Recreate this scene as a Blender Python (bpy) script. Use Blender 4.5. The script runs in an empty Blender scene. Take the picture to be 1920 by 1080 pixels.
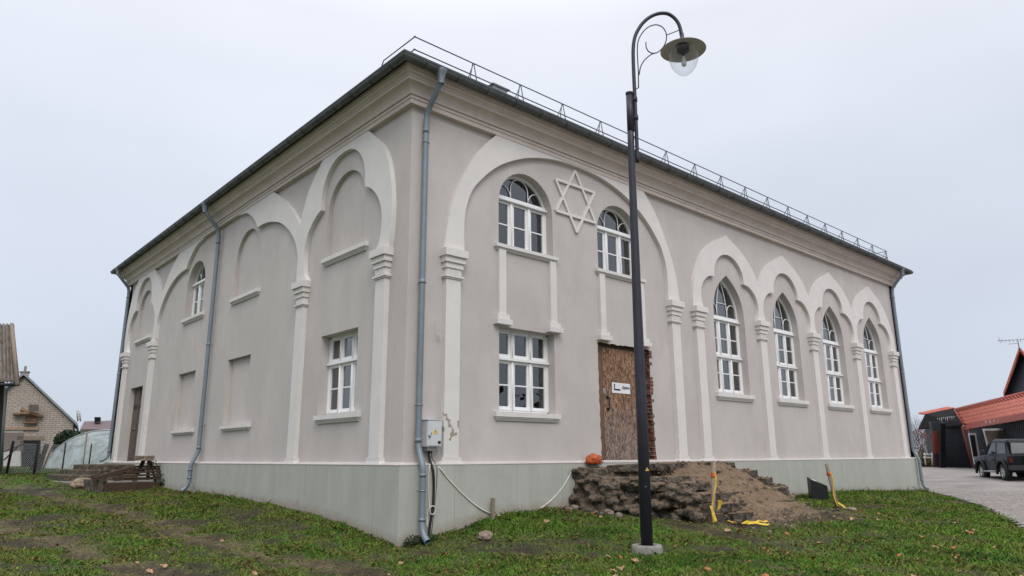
import bpy, bmesh, math, random
import numpy as np
from mathutils import Vector, Matrix, noise
from mathutils.geometry import tessellate_polygon
random.seed(7); rng = np.random.default_rng(7)
R = math.radians
scene = bpy.context.scene

# ------------------------------------------------------------------ camera
CAM = Vector((-6.38848194, -9.79381565, 0.11312611))
PITCH, ROLL, YAW, FPX = R(13.3932), R(-0.2838), R(48.2229), 1331.976
_cy, _sy, _cp, _sp = math.cos(YAW), math.sin(YAW), math.cos(PITCH), math.sin(PITCH)
_f = Vector((_cy*_cp, _sy*_cp, _sp)); _r0 = Vector((_sy, -_cy, 0)); _u0 = _r0.cross(_f)
_r = math.cos(ROLL)*_r0 + math.sin(ROLL)*_u0; _u = -math.sin(ROLL)*_r0 + math.cos(ROLL)*_u0
cam = bpy.data.objects.new('camera', bpy.data.cameras.new('camera'))
scene.collection.objects.link(cam)
M3 = Matrix((_r, _u, -_f)).transposed()
cam.matrix_world = Matrix.Translation(CAM) @ M3.to_4x4()
cam.data.sensor_width = 36; cam.data.lens = FPX/1920*36
cam.data.clip_start = 0.1; cam.data.clip_end = 3000
scene.camera = cam
scene.render.resolution_x, scene.render.resolution_y = 1024, 576
def at(x, y, D):
    v = _f + (x-960)/FPX*_r - (y-540)/FPX*_u
    return CAM + v*D

# ------------------------------------------------------------------ world + sun (overcast)
W = bpy.data.worlds.new('World'); scene.world = W; W.use_nodes = True
nt = W.node_tree; nt.nodes.clear()
o_ = nt.nodes.new('ShaderNodeOutputWorld'); bg = nt.nodes.new('ShaderNodeBackground')
sky = nt.nodes.new('ShaderNodeTexSky'); sky.sky_type = 'NISHITA'; sky.sun_disc = False
SUN_EL, SUN_AZ = R(45), R(-118)          # direction to the (veiled) sun, azimuth from +x
sky.sun_elevation = SUN_EL; sky.sun_rotation = R(90)-SUN_AZ
sky.air_density = 1.0; sky.dust_density = 4.0
tc = nt.nodes.new('ShaderNodeTexCoord'); sep = nt.nodes.new('ShaderNodeSeparateXYZ')
nt.links.new(tc.outputs['Generated'], sep.inputs[0])
ramp = nt.nodes.new('ShaderNodeValToRGB'); nt.links.new(sep.outputs['Z'], ramp.inputs[0])
e = ramp.color_ramp.elements
e[0].position = 0.0; e[0].color = (5.6, 6.15, 7.1, 1)
e[1].position = 1.0; e[1].color = (21, 21.5, 22.5, 1)
for p, c in ((0.12, (5.8, 6.35, 7.35, 1)), (0.35, (6.9, 7.35, 8.35, 1)), (0.55, (8.2, 8.5, 9.3, 1))):
    k = ramp.color_ramp.elements.new(p); k.color = c
nz = nt.nodes.new('ShaderNodeTexNoise'); nz.inputs['Scale'].default_value = 1.6; nz.inputs['Detail'].default_value = 3
mp = nt.nodes.new('ShaderNodeMapping'); mp.inputs['Scale'].default_value = (1, 1, 2.5)
nt.links.new(tc.outputs['Generated'], mp.inputs[0]); nt.links.new(mp.outputs[0], nz.inputs['Vector'])
mr = nt.nodes.new('ShaderNodeMapRange'); mr.inputs[1].default_value = .3; mr.inputs[2].default_value = .7
mr.inputs[3].default_value = .925; mr.inputs[4].default_value = 1.06; nt.links.new(nz.outputs[0], mr.inputs[0])
mul = nt.nodes.new('ShaderNodeVectorMath'); mul.operation = 'SCALE'
nt.links.new(ramp.outputs[0], mul.inputs[0]); nt.links.new(mr.outputs[0], mul.inputs['Scale'])
mixs = nt.nodes.new('ShaderNodeMix'); mixs.data_type = 'RGBA'; mixs.inputs[0].default_value = 0.93
nt.links.new(sky.outputs[0], mixs.inputs[6]); nt.links.new(mul.outputs[0], mixs.inputs[7])
nt.links.new(mixs.outputs[2], bg.inputs[0]); bg.inputs[1].default_value = 0.1
nt.links.new(bg.outputs[0], o_.inputs[0])
sl = bpy.data.lights.new('sun', 'SUN'); sl.energy = 1.3; sl.angle = R(30); sl.color = (1, .96, .9)
so = bpy.data.objects.new('sun', sl); scene.collection.objects.link(so)
sd = Vector((math.cos(SUN_EL)*math.cos(SUN_AZ), math.cos(SUN_EL)*math.sin(SUN_AZ), math.sin(SUN_EL)))
so.rotation_euler = sd.to_track_quat('Z', 'Y').to_euler()
scene.view_settings.view_transform = 'Standard'; scene.view_settings.look = 'None'
scene.view_settings.gamma = 1; scene.view_settings.exposure = 0.17

# ------------------------------------------------------------------ materials
MATS = {}
def mat(name, col, rough=.8, metal=0., noise_amt=.12, noise_scale=6., bump=0., bump_scale=60., spec=.3, col2=None, stretch=(1,1,1), detail=6, col3=None, fac3=(.6,.75), scale3=2., stretch3=(1,1,1)):
    m = bpy.data.materials.new(name); m.use_nodes = True; n = m.node_tree; b = n.nodes['Principled BSDF']
    b.inputs['Roughness'].default_value = rough; b.inputs['Metallic'].default_value = metal
    b.inputs['Specular IOR Level'].default_value = spec
    t = n.nodes.new('ShaderNodeTexCoord'); mpn = n.nodes.new('ShaderNodeMapping'); mpn.inputs['Scale'].default_value = stretch
    n.links.new(t.outputs['Object'], mpn.inputs[0])
    tx = n.nodes.new('ShaderNodeTexNoise'); tx.inputs['Scale'].default_value = noise_scale; tx.inputs['Detail'].default_value = detail
    tx.inputs['Roughness'].default_value = .62
    n.links.new(mpn.outputs[0], tx.inputs['Vector'])
    c2 = col2 if col2 else tuple(x*(1-noise_amt*1.6) for x in col)
    c1 = tuple(min(1, x*(1+noise_amt*.6)) for x in col) if not col2 else col
    rp = n.nodes.new('ShaderNodeValToRGB'); rp.color_ramp.elements[0].position = .32; rp.color_ramp.elements[1].position = .68
    rp.color_ramp.elements[0].color = (*c2, 1); rp.color_ramp.elements[1].color = (*c1, 1)
    n.links.new(tx.outputs[0], rp.inputs[0]); out = rp.outputs[0]
    if col3:
        t3 = n.nodes.new('ShaderNodeTexNoise'); t3.inputs['Scale'].default_value = scale3; t3.inputs['Detail'].default_value = 8
        t3.inputs['Roughness'].default_value = .7
        m3_ = n.nodes.new('ShaderNodeMapping'); m3_.inputs['Scale'].default_value = stretch3; n.links.new(t.outputs['Object'], m3_.inputs[0]); n.links.new(m3_.outputs[0], t3.inputs['Vector'])
        r3 = n.nodes.new('ShaderNodeMapRange'); r3.inputs[1].default_value, r3.inputs[2].default_value = fac3
        n.links.new(t3.outputs[0], r3.inputs[0])
        mx = n.nodes.new('ShaderNodeMix'); mx.data_type = 'RGBA'; n.links.new(r3.outputs[0], mx.inputs[0])
        n.links.new(out, mx.inputs[6]); mx.inputs[7].default_value = (*col3, 1); out = mx.outputs[2]
    n.links.new(out, b.inputs['Base Color'])
    if bump:
        tb = n.nodes.new('ShaderNodeTexNoise'); tb.inputs['Scale'].default_value = bump_scale; tb.inputs['Detail'].default_value = 5
        n.links.new(mpn.outputs[0], tb.inputs['Vector'])
        bp = n.nodes.new('ShaderNodeBump'); bp.inputs['Strength'].default_value = bump; bp.inputs['Distance'].default_value = .01
        n.links.new(tb.outputs[0], bp.inputs['Height']); n.links.new(bp.outputs[0], b.inputs['Normal'])
    MATS[name] = m; m['_out'] = ''
    return m
def hexmix(m, fn): fn(m.node_tree, m.node_tree.nodes['Principled BSDF']); return m

stucco = mat('stucco', (.51, .472, .45), .92, noise_amt=.065, noise_scale=.9, bump=.3, bump_scale=45, col3=(.43, .393, .37), fac3=(.46, .9), scale3=2.0, stretch=(1, 1, .6), stretch3=(1.1, 1.1, .6))
trim = mat('trim', (.66, .632, .61), .88, noise_amt=.035, noise_scale=2.5, bump=.12, bump_scale=50)
corn = mat('cornice_paint', (.59, .515, .475), .88, noise_amt=.05, noise_scale=2.0, bump=.1, bump_scale=50, col3=(.46, .39, .36), fac3=(.5, .85), scale3=3)
plinthm = mat('plinth_paint', (.40, .405, .365), .9, noise_amt=.06, noise_scale=2.4, bump=.25, bump_scale=50, stretch=(1.8, 1.8, .2), col3=(.335, .34, .305), fac3=(.5, .8), scale3=3)
recessm = stucco
white = mat('white_paint', (.78, .78, .78), .5, noise_amt=.02, noise_scale=8, spec=.4)
gutterm = mat('gutter_metal', (.115, .125, .125), .5, metal=.35, noise_amt=.2, noise_scale=5)
pipem = mat('pipe_metal', (.20, .235, .265), .5, metal=.3, noise_amt=.08, noise_scale=5)
roofm = mat('roof_metal', (.07, .075, .08), .6, metal=.4, noise_amt=.2)
guardm = mat('guard_metal', (.09, .10, .12), .5, metal=.4, noise_amt=.1)
ventm = mat('vent_metal', (.5, .52, .54), .5, metal=.3)
lampm = mat('lamp_paint', (.030, .030, .044), .45, noise_amt=.1, spec=.35)
hoodm = mat('lamp_hood_inner', (.42, .39, .35), .6, noise_amt=.08)
concm = mat('concrete', (.25, .24, .215), .95, noise_amt=.25, noise_scale=9, bump=.6, bump_scale=40)
stepm = mat('step_stone', (.20, .145, .095), .97, noise_amt=.35, noise_scale=9, bump=1., bump_scale=35, col2=(.075, .058, .043), col3=(.33, .25, .17), fac3=(.50, .72), scale3=16)
rubblem = mat('rubble', (.16, .135, .105), .97, noise_scale=11, bump=1., bump_scale=40, col2=(.03, .026, .022), col3=(.33, .30, .25), fac3=(.58, .72), scale3=22)
oldstep = mat('old_step_concrete', (.105, .085, .062), .97, noise_scale=7, bump=1., bump_scale=40, col2=(.03, .026, .019), col3=(.20, .17, .125), fac3=(.5, .7), scale3=9)
stonem = mat('loose_stone', (.24, .19, .155), .9, noise_amt=.3, noise_scale=12, bump=.4)
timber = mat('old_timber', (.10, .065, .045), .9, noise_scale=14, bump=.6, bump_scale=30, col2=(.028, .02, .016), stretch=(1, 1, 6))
timber2 = mat('weathered_wood', (.30, .24, .19), .9, noise_scale=14, bump=.4, bump_scale=30, col2=(.16, .125, .10), stretch=(6, 6, 1))
blackm = mat('black_paint', (.010, .010, .011), .45, noise_amt=.1, spec=.35)
boxm = mat('cabinet_paint', (.56, .58, .60), .45, noise_amt=.04, noise_scale=5, spec=.4)
bagm = mat('orange_plastic', (.50, .10, .025), .5, noise_amt=.5, noise_scale=18, bump=.5, bump_scale=20)
tapem = mat('yellow_tape', (.62, .42, .03), .5, noise_amt=.3, noise_scale=20)
redtape = mat('red_tape', (.5, .08, .03), .5)
cablew = mat('white_cable', (.60, .58, .54), .5, noise_amt=.03)
cableb = mat('black_cable', (.02, .02, .02), .5)
paperm = mat('paper', (.72, .72, .76), .7, noise_amt=.02)
inkm = mat('ink', (.01, .01, .015), .7)
warnm = mat('warning_yellow', (.70, .48, .10), .6, noise_amt=.04)
steelm = mat('steel', (.35, .36, .37), .4, metal=.7)
rimm = mat('alloy', (.55, .56, .57), .35, metal=.6)
rubber = mat('rubber', (.02, .02, .02), .85, noise_amt=.2)
carm = mat('car_paint', (.005, .006, .008), .35, noise_amt=.1, spec=.16)
plasticm = mat('dark_plastic', (.025, .025, .027), .7)
tail = mat('tail_light', (.07, .006, .006), .3)
redroof = mat('red_tile', (.58, .155, .095), .5, noise_amt=.12, noise_scale=3, spec=.4)
redpaint = mat('red_brown_paint', (.22, .05, .035), .6)
siding = mat('dark_siding', (.035, .040, .050), .6, noise_amt=.15)
maroon = mat('maroon_roof', (.13, .085, .09), .6)
greyroof = mat('grey_roof_edge', (.25, .27, .29), .7)
asb = mat('corrugated_sheet', (.26, .225, .195), .95, noise_scale=3, col2=(.10, .085, .072), bump=.5, bump_scale=20, stretch=(1, 1, 1))
brownd = mat('brown_door', (.12, .095, .08), .6, noise_amt=.06)
mortarw = mat('white_wall', (.55, .54, .52), .9)
barkm = mat('bark', (.11, .085, .075), .9, noise_amt=.3)
hedgem = mat('hedge_leaf', (.018, .035, .012), .8, noise_amt=.5, noise_scale=8)
ivym = mat('yellow_leaf', (.20, .16, .045), .8, noise_amt=.6, noise_scale=5, col2=(.06, .075, .02))
leafm = mat('dead_leaf', (.42, .16, .06), .8, noise_amt=.3, noise_scale=2, col2=(.26, .11, .05))
leafm2 = mat('dead_leaf_pale', (.44, .27, .15), .8, noise_amt=.3, noise_scale=2)
weedm = mat('dark_weed', (.03, .05, .015), .8, noise_amt=.3)
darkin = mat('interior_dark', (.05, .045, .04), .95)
bulbm = mat('bulb_glass', (.7, .7, .68), .2)

def brick_mat(name, c1, c2, mortar, scale, bw=.5, rh=.25, msize=.02, axes='xz', noisec=None, bumpd=.6):
    m = bpy.data.materials.new(name); m.use_nodes = True; n = m.node_tree; b = n.nodes['Principled BSDF']
    b.inputs['Roughness'].default_value = .92; b.inputs['Specular IOR Level'].default_value = .2
    t = n.nodes.new('ShaderNodeTexCoord'); s = n.nodes.new('ShaderNodeSeparateXYZ'); cmb = n.nodes.new('ShaderNodeCombineXYZ')
    n.links.new(t.outputs['Object'], s.inputs[0])
    n.links.new(s.outputs[axes[0].upper()], cmb.inputs[0]); n.links.new(s.outputs[axes[1].upper()], cmb.inputs[1])
    wn = n.nodes.new('ShaderNodeTexNoise'); wn.inputs['Scale'].default_value = 3.; n.links.new(cmb.outputs[0], wn.inputs['Vector'])
    wa = n.nodes.new('ShaderNodeVectorMath'); wa.operation = 'MULTIPLY_ADD'; wa.inputs[1].default_value = (.03, .03, 0)
    n.links.new(wn.outputs['Color'], wa.inputs[0]); n.links.new(cmb.outputs[0], wa.inputs[2])
    br = n.nodes.new('ShaderNodeTexBrick'); n.links.new(wa.outputs[0], br.inputs['Vector'])
    br.inputs['Color1'].default_value = (*c1, 1); br.inputs['Color2'].default_value = (*c2, 1); br.inputs['Mortar'].default_value = (*mortar, 1)
    br.inputs['Scale'].default_value = scale; br.inputs['Brick Width'].default_value = bw; br.inputs['Row Height'].default_value = rh
    br.inputs['Mortar Size'].default_value = msize; br.inputs['Mortar Smooth'].default_value = .3
    out = br.outputs['Color']
    tn = n.nodes.new('ShaderNodeTexNoise'); tn.inputs['Scale'].default_value = 9; tn.inputs['Detail'].default_value = 7; n.links.new(t.outputs['Object'], tn.inputs['Vector'])
    r3 = n.nodes.new('ShaderNodeMapRange'); r3.inputs[1].default_value, r3.inputs[2].default_value = (.5, .72); n.links.new(tn.outputs[0], r3.inputs[0])
    mx = n.nodes.new('ShaderNodeMix'); mx.data_type = 'RGBA'; n.links.new(r3.outputs[0], mx.inputs[0]); n.links.new(out, mx.inputs[6])
    mx.inputs[7].default_value = (*(noisec or tuple(x*.7 for x in c2)), 1)
    n.links.new(mx.outputs[2], b.inputs['Base Color'])
    bp = n.nodes.new('ShaderNodeBump'); bp.inputs['Strength'].default_value = bumpd; bp.inputs['Distance'].default_value = .01; bp.invert = True
    n.links.new(br.outputs['Fac'], bp.inputs['Height']); n.links.new(bp.outputs[0], b.inputs['Normal'])
    return m
red_brick = brick_mat('red_brick', (.215, .075, .048), (.12, .05, .036), (.20, .165, .135), 1., .25, .078, .013, 'yz', (.15, .12, .10), 1.)
house_brick = brick_mat('pale_brick', (.44, .38, .335), (.37, .315, .275), (.15, .13, .115), 1., .25, .098, .010, 'xz')

def glass_mat(name='window_glass'):
    m = bpy.data.materials.new(name); m.use_nodes = True; n = m.node_tree; n.nodes.clear()
    o = n.nodes.new('ShaderNodeOutputMaterial'); g = n.nodes.new('ShaderNodeBsdfGlossy'); g.inputs['Roughness'].default_value = .01
    tr = n.nodes.new('ShaderNodeBsdfTransparent'); tr.inputs[0].default_value = (.55, .58, .60, 1)
    fr = n.nodes.new('ShaderNodeFresnel'); fr.inputs[0].default_value = 1.9
    nz = n.nodes.new('ShaderNodeTexNoise'); nz.inputs['Scale'].default_value = 1.6; nz.inputs['Detail'].default_value = 1
    t = n.nodes.new('ShaderNodeTexCoord'); n.links.new(t.outputs['Object'], nz.inputs['Vector'])
    bp = n.nodes.new('ShaderNodeBump'); bp.inputs['Strength'].default_value = .12; bp.inputs['Distance'].default_value = .02
    n.links.new(nz.outputs[0], bp.inputs['Height']); n.links.new(bp.outputs[0], g.inputs['Normal'])
    lw = n.nodes.new('ShaderNodeLayerWeight'); lw.inputs[0].default_value = .5
    pw = n.nodes.new('ShaderNodeMath'); pw.operation = 'POWER'; pw.inputs[1].default_value = 3.; n.links.new(lw.outputs['Facing'], pw.inputs[0])
    fm = n.nodes.new('ShaderNodeMath'); fm.operation = 'MULTIPLY_ADD'; fm.inputs[1].default_value = .85; fm.inputs[2].default_value = .12; n.links.new(pw.outputs[0], fm.inputs[0])
    mx = n.nodes.new('ShaderNodeMixShader'); n.links.new(fm.outputs[0], mx.inputs[0]); n.links.new(tr.outputs[0], mx.inputs[1]); n.links.new(g.outputs[0], mx.inputs[2])
    n.links.new(mx.outputs[0], o.inputs[0]); return m
glassm = glass_mat()
def film_mat():
    m = bpy.data.materials.new('greenhouse_film'); m.use_nodes = True; n = m.node_tree; n.nodes.clear()
    o = n.nodes.new('ShaderNodeOutputMaterial'); d0 = n.nodes.new('ShaderNodeBsdfPrincipled'); d0.inputs['Base Color'].default_value = (.8, .84, .86, 1); d0.inputs['Roughness'].default_value = .3; tl = n.nodes.new('ShaderNodeBsdfTranslucent'); tl.inputs[0].default_value = (.8, .85, .88, 1); d = n.nodes.new('ShaderNodeMixShader'); d.inputs[0].default_value = .5; n.links.new(d0.outputs[0], d.inputs[1]); n.links.new(tl.outputs[0], d.inputs[2])
    tr = n.nodes.new('ShaderNodeBsdfTransparent'); tr.inputs[0].default_value = (.8, .86, .86, 1)
    nz = n.nodes.new('ShaderNodeTexNoise'); nz.inputs['Scale'].default_value = 1.5; nz.inputs['Detail'].default_value = 6; nz.inputs['Distortion'].default_value = 1.5
    t = n.nodes.new('ShaderNodeTexCoord'); n.links.new(t.outputs['Object'], nz.inputs['Vector'])
    mr = n.nodes.new('ShaderNodeMapRange'); mr.inputs[1].default_value = .35; mr.inputs[2].default_value = .65; mr.inputs[3].default_value = .22; mr.inputs[4].default_value = .85
    n.links.new(nz.outputs[0], mr.inputs[0])
    mx = n.nodes.new('ShaderNodeMixShader'); n.links.new(mr.outputs[0], mx.inputs[0]); n.links.new(tr.outputs[0], mx.inputs[1]); n.links.new(d.outputs[0], mx.inputs[2])
    n.links.new(mx.outputs[0], o.inputs[0]); return m
filmm = film_mat()
def osb_mat():
    m = bpy.data.materials.new('osb_board'); m.use_nodes = True; n = m.node_tree; b = n.nodes['Principled BSDF']; b.inputs['Roughness'].default_value = .85
    t = n.nodes.new('ShaderNodeTexCoord'); mpn = n.nodes.new('ShaderNodeMapping'); mpn.inputs['Scale'].default_value = (42, 42, 15)
    n.links.new(t.outputs['Object'], mpn.inputs[0])
    wn = n.nodes.new('ShaderNodeTexNoise'); wn.inputs['Scale'].default_value = .25; n.links.new(mpn.outputs[0], wn.inputs['Vector'])
    ad = n.nodes.new('ShaderNodeVectorMath'); ad.operation = 'MULTIPLY_ADD'; ad.inputs[1].default_value = (7, 7, 7)
    n.links.new(wn.outputs['Color'], ad.inputs[0]); n.links.new(mpn.outputs[0], ad.inputs[2])
    v = n.nodes.new('ShaderNodeTexVoronoi'); v.inputs['Scale'].default_value = 1.; n.links.new(ad.outputs[0], v.inputs['Vector'])
    rp = n.nodes.new('ShaderNodeValToRGB'); s = n.nodes.new('ShaderNodeSeparateColor'); n.links.new(v.outputs['Color'], s.inputs[0]); n.links.new(s.outputs[0], rp.inputs[0])
    rp.color_ramp.elements[0].color = (.07, .036, .020, 1); rp.color_ramp.elements[1].color = (.36, .215, .13, 1)
    k = rp.color_ramp.elements.new(.5); k.color = (.185, .098, .055, 1)
    # weathered grey towards the bottom: a stain with its own ragged edge
    sp = n.nodes.new('ShaderNodeSeparateXYZ'); n.links.new(t.outputs['Object'], sp.inputs[0])
    nn = n.nodes.new('ShaderNodeTexNoise'); nn.inputs['Scale'].default_value = 3; nn.inputs['Detail'].default_value = 6; n.links.new(t.outputs['Object'], nn.inputs['Vector'])
    a = n.nodes.new('ShaderNodeMath'); a.operation = 'MULTIPLY_ADD'; a.inputs[1].default_value = 1.6; n.links.new(nn.outputs[0], a.inputs[0]); n.links.new(sp.outputs['Z'], a.inputs[2])
    r2 = n.nodes.new('ShaderNodeMapRange'); r2.inputs[1].default_value = 1.2; r2.inputs[2].default_value = 2.3; r2.inputs[3].default_value = .75; r2.inputs[4].default_value = 0
    n.links.new(a.outputs[0], r2.inputs[0])
    hs = n.nodes.new('ShaderNodeHueSaturation'); hs.inputs['Saturation'].default_value = .45; hs.inputs['Value'].default_value = .9; n.links.new(rp.outputs[0], hs.inputs['Color'])
    mx = n.nodes.new('ShaderNodeMix'); mx.data_type = 'RGBA'; n.links.new(r2.outputs[0], mx.inputs[0]); n.links.new(rp.outputs[0], mx.inputs[6]); n.links.new(hs.outputs[0], mx.inputs[7])
    n.links.new(mx.outputs[2], b.inputs['Base Color']); return m
osbm = osb_mat()
def peel_mat():
    """column paint, flaked off in ragged patches near the foot"""
    m = bpy.data.materials.get('trim').copy(); m.name = 'trim_flaking'; n = m.node_tree; b = n.nodes['Principled BSDF']
    t = n.nodes.new('ShaderNodeTexCoord'); tx = n.nodes.new('ShaderNodeTexNoise'); tx.inputs['Scale'].default_value = 9; tx.inputs['Detail'].default_value = 5
    n.links.new(t.outputs['Object'], tx.inputs['Vector'])
    s = n.nodes.new('ShaderNodeSeparateXYZ'); n.links.new(t.outputs['Object'], s.inputs[0])
    d = n.nodes.new('ShaderNodeMath'); d.operation = 'SUBTRACT'; d.inputs[1].default_value = .62; n.links.new(s.outputs['Z'], d.inputs[0])
    ab = n.nodes.new('ShaderNodeMath'); ab.operation = 'ABSOLUTE'; n.links.new(d.outputs[0], ab.inputs[0])
    th = n.nodes.new('ShaderNodeMath'); th.operation = 'MULTIPLY_ADD'; th.inputs[1].default_value = -.55; n.links.new(ab.outputs[0], th.inputs[0]); n.links.new(tx.outputs[0], th.inputs[2])
    g = n.nodes.new('ShaderNodeMath'); g.operation = 'GREATER_THAN'; g.inputs[1].default_value = .515; n.links.new(th.outputs[0], g.inputs[0])
    mx = n.nodes.new('ShaderNodeMix'); mx.data_type = 'RGBA'; n.links.new(g.outputs[0], mx.inputs[0])
    src = b.inputs['Base Color'].links[0].from_socket; n.links.new(src, mx.inputs[6]); mx.inputs[7].default_value = (.33, .28, .23, 1)
    n.links.new(mx.outputs[2], b.inputs['Base Color']); return m
peelm = peel_mat()
def tint_mat(name, rough=.8, scale=40., amt=.5, bump=0.):
    m = bpy.data.materials.new(name); m.use_nodes = True; n = m.node_tree; b = n.nodes['Principled BSDF']
    b.inputs['Roughness'].default_value = rough; b.inputs['Specular IOR Level'].default_value = .15
    at_ = n.nodes.new('ShaderNodeAttribute'); at_.attribute_name = 'tint'
    t = n.nodes.new('ShaderNodeTexCoord'); tx = n.nodes.new('ShaderNodeTexNoise'); tx.inputs['Scale'].default_value = scale; tx.inputs['Detail'].default_value = 7; tx.inputs['Roughness'].default_value = .7
    n.links.new(t.outputs['Object'], tx.inputs['Vector'])
    mr = n.nodes.new('ShaderNodeMapRange'); mr.inputs[1].default_value = .3; mr.inputs[2].default_value = .7; mr.inputs[3].default_value = 1-amt; mr.inputs[4].default_value = 1+amt
    n.links.new(tx.outputs[0], mr.inputs[0])
    sc = n.nodes.new('ShaderNodeVectorMath'); sc.operation = 'SCALE'; n.links.new(at_.outputs['Color'], sc.inputs[0]); n.links.new(mr.outputs[0], sc.inputs['Scale'])
    n.links.new(sc.outputs[0], b.inputs['Base Color'])
    if bump:
        bp = n.nodes.new('ShaderNodeBump'); bp.inputs['Strength'].default_value = bump; bp.inputs['Distance'].default_value = .03
        n.links.new(tx.outputs[0], bp.inputs['Height']); n.links.new(bp.outputs[0], b.inputs['Normal'])
    return m
groundm = tint_mat('ground_soil', scale=14, amt=.55, bump=1.)
grassm = tint_mat('grass_blades', scale=1, amt=.05)

# ------------------------------------------------------------------ mesh helpers
class MB:
    def __init__(s): s.v = []; s.f = []; s.sm = []
    def add(s, vs, fs, smooth=False):
        o = len(s.v); s.v += [tuple(p) for p in vs]; s.f += [tuple(o+i for i in f) for f in fs]; s.sm += [smooth]*len(fs)
    def hexa(s, p):  # 8 corners: bottom 4 ccw, top 4 ccw
        s.add(p, [(3, 2, 1, 0), (4, 5, 6, 7), (0, 1, 5, 4), (1, 2, 6, 5), (2, 3, 7, 6), (3, 0, 4, 7)])
    def box(s, a, b, m=None, c=0.):
        x0, y0, z0 = a; x1, y1, z1 = b
        p = [(x0, y0, z0), (x1, y0, z0), (x1, y1, z0), (x0, y1, z0), (x0, y0, z1), (x1, y0, z1), (x1, y1, z1), (x0, y1, z1)]
        if m: p = [m(*q) for q in p]
        s.hexa(p)
    def tube(s, pts, r, n=10, cap=True, closed=False):
        P = [Vector(p) for p in pts]; k = len(P); rr = r if isinstance(r, (list, tuple)) else [r]*k
        vs = []; fs = []; up = None
        for i in range(k):
            if closed: d = (P[(i+1) % k]-P[i-1])
            else: d = (P[min(i+1, k-1)]-P[max(i-1, 0)])
            d.normalize()
            if up is None:
                up = Vector((0, 0, 1)) if abs(d.z) < .9 else Vector((1, 0, 0))
            a = d.cross(up); a.normalize(); b = a.cross(d); b.normalize(); up = b
            for j in range(n):
                t = 2*math.pi*j/n; vs.append(P[i]+(a*math.cos(t)+b*math.sin(t))*rr[i])
        m = k if closed else k-1
        for i in range(m):
            for j in range(n):
                i2 = (i+1) % k
                fs.append((i*n+j, i*n+(j+1) % n, i2*n+(j+1) % n, i2*n+j))
        if cap and not closed:
            fs.append(tuple(range(n))[::-1]); fs.append(tuple((k-1)*n+j for j in range(n)))
        s.add(vs, fs, True)
    def lathe(s, prof, c, n=24, axis=Vector((0, 0, 1)), cap=False):
        q = Vector((0, 0, 1)).rotation_difference(Vector(axis).normalized()); c = Vector(c); vs = []; fs = []
        for r, z in prof:
            for j in range(n):
                t = 2*math.pi*j/n; vs.append(c + q @ Vector((r*math.cos(t), r*math.sin(t), z)))
        for i in range(len(prof)-1):
            for j in range(n): fs.append((i*n+j, i*n+(j+1) % n, (i+1)*n+(j+1) % n, (i+1)*n+j))
        if cap: fs.append(tuple(range(n))[::-1]); fs.append(tuple((len(prof)-1)*n+j for j in range(n)))
        s.add(vs, fs, True)
    def slab(s, outer, holes, d0, d1, m, back=False, holeside=True):
        """2-D polygon (u,v) with holes between out=d0 and out=d1 (front); m maps (u,v,out)"""
        loops = [outer]+list(holes)
        flat = [p for L in loops for p in L]
        tris = tessellate_polygon([[Vector((p[0], p[1], 0)) for p in L] for L in loops])
        s.add([m(p[0], p[1], d1) for p in flat], [tuple(t) for t in tris])
        if back: s.add([m(p[0], p[1], d0) for p in flat], [tuple(t)[::-1] for t in tris])
        for k, L in enumerate(loops):
            if k > 0 and not holeside: continue
            n = len(L)
            s.add([m(p[0], p[1], d1) for p in L]+[m(p[0], p[1], d0) for p in L], [(i, (i+1) % n, n+(i+1) % n, n+i) for i in range(n)])
    def build(s, name, material, parent=None, recalc=True, smooth_angle=None, bevel=0.):
        me = bpy.data.meshes.new(name); me.from_pydata([tuple(v) for v in s.v], [], s.f); me.update()
        if recalc or bevel:
            bm = bmesh.new(); bm.from_mesh(me)
            if recalc: bmesh.ops.recalc_face_normals(bm, faces=bm.faces)
            bm.to_mesh(me); bm.free()
        for p, sm in zip(me.polygons, s.sm): p.use_smooth = sm
        me.materials.append(material)
        o = bpy.data.objects.new(name, me); scene.collection.objects.link(o)
        if parent: o.parent = parent; o.matrix_parent_inverse = Matrix.Identity(4) if parent.type == 'MESH' and parent.location.length == 0 else parent.matrix_world.inverted()
        if bevel:
            b = o.modifiers.new('bevel', 'BEVEL'); b.width = bevel; b.segments = 2; b.limit_method = 'ANGLE'
        return o
def tag(o, label=None, cat=None, group=None, kind=None):
    if label: o['label'] = label
    if cat: o['category'] = cat
    if group: o['group'] = group
    if kind: o['kind'] = kind
    return o
def empty(name, loc=(0, 0, 0)):
    o = bpy.data.objects.new(name, None); scene.collection.objects.link(o); o.location = loc; o.empty_display_size = .2
    o.matrix_world = Matrix.Translation(Vector(loc)); return o
def spline(pts, n=6):
    """Catmull-Rom through 2-D points (open)"""
    P = [np.array(p, float) for p in pts]; P = [2*P[0]-P[1]]+P+[2*P[-1]-P[-2]]; out = []
    for i in range(1, len(P)-2):
        for k in range(n):
            t = k/n; a, b, c, d = P[i-1], P[i], P[i+1], P[i+2]
            out.append(tuple(.5*((2*b)+(c-a)*t+(2*a-5*b+4*c-d)*t*t+(3*b-a-3*c+d)*t**3)))
    out.append(tuple(P[-2])); return out
def mirror(half):  # half runs from foot (+dx) to apex (dx=0); returns full loop segment right foot -> apex -> left foot
    return half+[(-x, y) for x, y in half[::-1] if abs(x) > 1e-6]

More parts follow.
